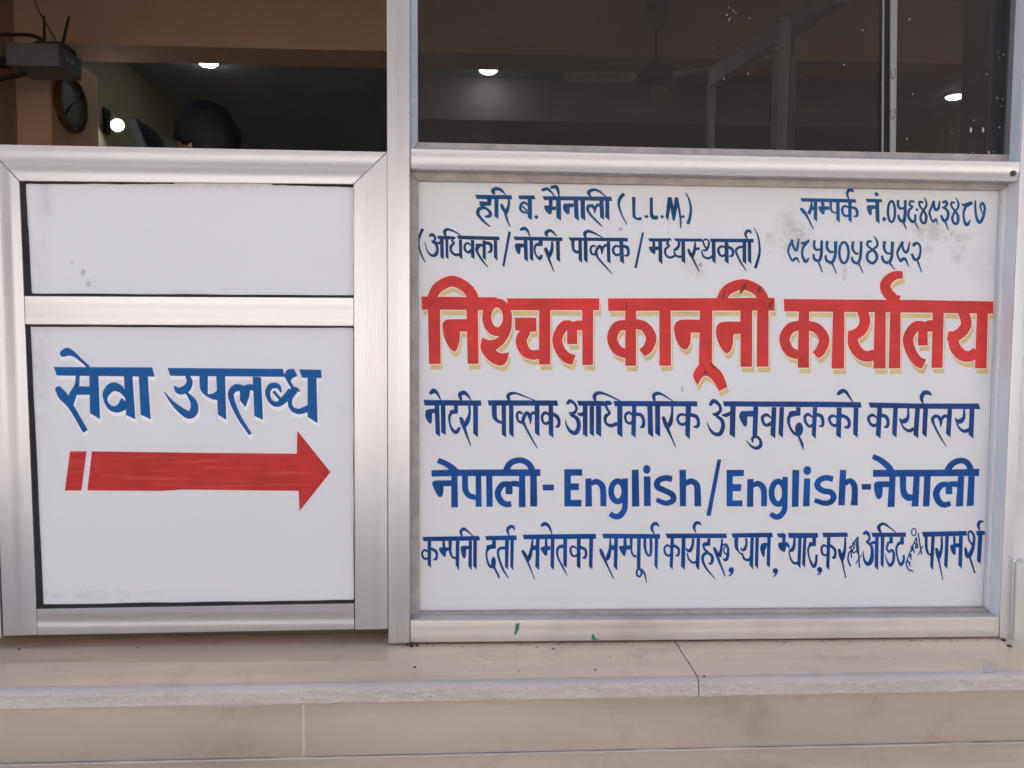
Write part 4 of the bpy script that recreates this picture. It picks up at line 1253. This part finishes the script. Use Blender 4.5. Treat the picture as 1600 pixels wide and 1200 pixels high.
def skin_mesh(name, nodes, edges, mat, parent=None, sub=2, root=0):
    me = bpy.data.meshes.new(name); me.from_pydata([n[0] for n in nodes], edges, []); me.materials.append(mat)
    o = bpy.data.objects.new(name, me); COL.objects.link(o)
    sk = o.modifiers.new('skin', 'SKIN'); sk.use_smooth_shade = True
    for v, n in zip(me.skin_vertices[0].data, nodes): v.radius = n[1] if isinstance(n[1], tuple) else (n[1], n[1])
    me.skin_vertices[0].data[root].use_root = True
    s = o.modifiers.new('sub', 'SUBSURF'); s.levels = s.render_levels = sub
    if parent: o.parent = parent
    return o
HC = at(322, 210, .8)                                # middle of the head; crown at z about 1.25
H = Vector((HC.x, .80, HC.z-.030)); bx = H.x
def V3(x, y, z): return (bx+x, .80+y, z)
nodes = [(V3(.02, 0, .52), .125), (V3(.03, 0, .68), .125), (V3(.01, 0, .84), (.14, .11)), (V3(-.02, 0, .95), (.11, .09)), (V3(-.03, 0, 1.02), .052), (V3(-.035, 0, H.z-.06), .05),
         (V3(-.02, -.16, .94), .062), (V3(-.06, -.22, .74), .047), (V3(-.28, -.15, .765), .032), (V3(-.35, -.13, .785), .026),
         (V3(-.02, .16, .94), .062), (V3(-.06, .22, .74), .047), (V3(-.28, .15, .765), .032), (V3(-.35, .13, .785), .026),
         (V3(-.12, -.10, .50), .085), (V3(-.42, -.11, .49), .065), (V3(-.42, -.11, .10), .042), (V3(-.56, -.11, .04), .035),
         (V3(-.12, .10, .50), .085), (V3(-.42, .11, .49), .065), (V3(-.42, .11, .10), .042), (V3(-.56, .11, .04), .035)]
edges = [(0,1),(1,2),(2,3),(3,4),(4,5),(3,6),(6,7),(7,8),(8,9),(3,10),(10,11),(11,12),(12,13),(0,14),(14,15),(15,16),(16,17),(0,18),(18,19),(19,20),(20,21)]
SKIN = simple('warm brown skin', (.36, .19, .12), .55, var=.06)
person = skin_mesh('person', nodes, edges, simple('dark grey clothes', (.04, .042, .05), .85))
tag(person, 'seated person with black hair looking left behind the half door', 'person')
# head: one sculpted surface looking to the left (-x), chin tucked down
hb = bmesh.new(); bmesh.ops.create_uvsphere(hb, u_segments=48, v_segments=32, radius=1.0)
for v in hb.verts:
    x, y, z = v.co                                   # front is -x
    X, Yy, Z = x*.096, y*.074, z*.118
    if x < 0:
        X *= 1 - .16*max(0, -z)**1.5                 # jaw
        g = math.exp(-((y/.20)**2)); 
        X -= .020*g*math.exp(-((z+.12)/.16)**2)      # nose
        X -= .005*g*math.exp(-((z+.50)/.07)**2)      # lips
        X -= .008*math.exp(-((y/.3)**2))*math.exp(-((z+.82)/.12)**2)  # chin
        X += .010*math.exp(-((abs(y)-.36)/.16)**2)*math.exp(-((z-.06)/.11)**2)  # eye hollows
    Yy *= 1-.22*max(0, -z)
    if x > .2 and z < -.35: X *= .80
    v.co = (X, Yy, Z)
for s in (-1, 1):                                    # ears
    e = bmesh.ops.create_uvsphere(hb, u_segments=14, v_segments=10, radius=1.0)
    bmesh.ops.transform(hb, matrix=Matrix.Translation((.004, s*.073, -.012)) @ Matrix.Rotation(R(18)*s, 4, 'Z') @ Matrix.Diagonal((.019, .008, .032, 1)), verts=e['verts'])
HM = Matrix.Translation(H) @ Matrix.Rotation(R(-30), 4, 'Z') @ Matrix.Rotation(R(-20), 4, 'Y') @ Matrix.Scale(.92, 4)
bmesh.ops.transform(hb, matrix=HM, verts=hb.verts)
head = obj('head', hb, SKIN, person, smooth=True)
for s in (-1, 1):
    b = bmesh.new(); bmesh.ops.create_uvsphere(b, u_segments=14, v_segments=10, radius=.011, matrix=HM @ Matrix.Translation((-.079, s*.028, .008))); obj('eye', b, simple('dark eye', (.03, .02, .02), .2), head, smooth=True)
hr = bmesh.new(); bmesh.ops.create_uvsphere(hr, u_segments=56, v_segments=36, radius=1.0)
for v in hr.verts:
    x, y, z = v.co; r = 1+.05*noise.noise(Vector((x*2.2, y*3, z*2.2+4)))+.03*noise.noise(Vector((x*3, y*14, z*3)))+.015*noise.noise(v.co*11)
    v.co = (x*.108*r+.012, y*.086*r, z*.122*r+.010)
bmesh.ops.delete(hr, geom=[v for v in hr.verts if (v.co.x < -.060 and v.co.z < .045) or (v.co.x < -.022 and v.co.z < .004 - .5*(v.co.x+.022)) or (v.co.x < .016 and v.co.z < -.022) or v.co.z < -.085], context='VERTS')
bmesh.ops.solidify(hr, geom=hr.faces[:], thickness=.006)
bmesh.ops.transform(hr, matrix=HM, verts=hr.verts)
HAIR = NT('black hair'); HAIR.set(base=(.006, .006, .008), rough=.6, spec=.25); HAIR.bump(HAIR.noise(1, 3, .6, (60, 420, 60)), .5, .003)
obj('hair', hr, HAIR.m, person, smooth=True)
for s in (-1, 1):                                    # hands resting on the desk
    w_ = Vector(V3(-.36, s*.13, .782))
    nd = [(tuple(w_), .022), (tuple(w_+Vector((-.05, 0, .0))), (.036, .014))]; ed = [(0, 1)]
    for k, (dy, ln) in enumerate(((-.028, .062), (-.009, .072), (.010, .068), (.028, .052))):
        q = w_+Vector((-.06, dy, 0)); i = len(nd); nd += [(tuple(q+Vector((-.02, 0, 0))), .0085), (tuple(q+Vector((-.02-ln*.5, 0, .004))), .008), (tuple(q+Vector((-.02-ln, 0, -.012))), .0065)]; ed += [(1, i), (i, i+1), (i+1, i+2)]
    i = len(nd); q = w_+Vector((-.02, -s*.03, 0)); nd += [(tuple(q), .010), (tuple(q+Vector((-.03, -s*.018, -.004))), .009), (tuple(q+Vector((-.055, -s*.02, -.008))), .007)]; ed += [(0, i), (i, i+1), (i+1, i+2)]
    skin_mesh('hand', nd, ed, SKIN, person, 1)

# ---------------------------------------------------------------- across the street: unseen houses shaped for what the aluminium and glass mirror
house = thing('street_house', (3, -11, -.7), 'unseen pale sunlit house, shaped for reflections, with an added red shutter across the street', 'house')
hw = bmesh.new(); add_box(hw, (-7.4, -16, -.7), (16, -11, 3.1)); obj('wall', hw, simple('pale render', (.62, .615, .615), .85), house)
hw = bmesh.new(); add_box(hw, (-7.4, -16, 3.1), (16, -10.8, 8.5)); obj('upper_floor', hw, simple('dark mirrored upper floor', (.14, .128, .122), .85), house)  # kept dark to weaken its reflection in the window glass
obj('reflector', box((-5.0, -11.06, -.65), (-.6, -11.002, 2.7)), simple('red shutter paint', (.66, .085, .07), .6), house)  # unseen red panel, added to tint the aluminium pink by reflection
house2 = thing('street_house', (-12, -11, -.7), 'unseen dark grey house, added to darken reflections, left of the pale one across the street', 'house')
hw = bmesh.new(); add_box(hw, (-28, -16, -.7), (-7.5, -10.6, 7.5)); obj('wall', hw, simple('dark grey render', (.20, .19, .19), .85), house2)  # added dark mass that darkens the reflection in the left stile
wn = bmesh.new()
for x in (-9.4, -12.4): obj('window', box((x, -10.64, 1.2), (x+1.4, -10.598, 2.8)), simple('dark panes', (.05, .055, .06), .15), house2)
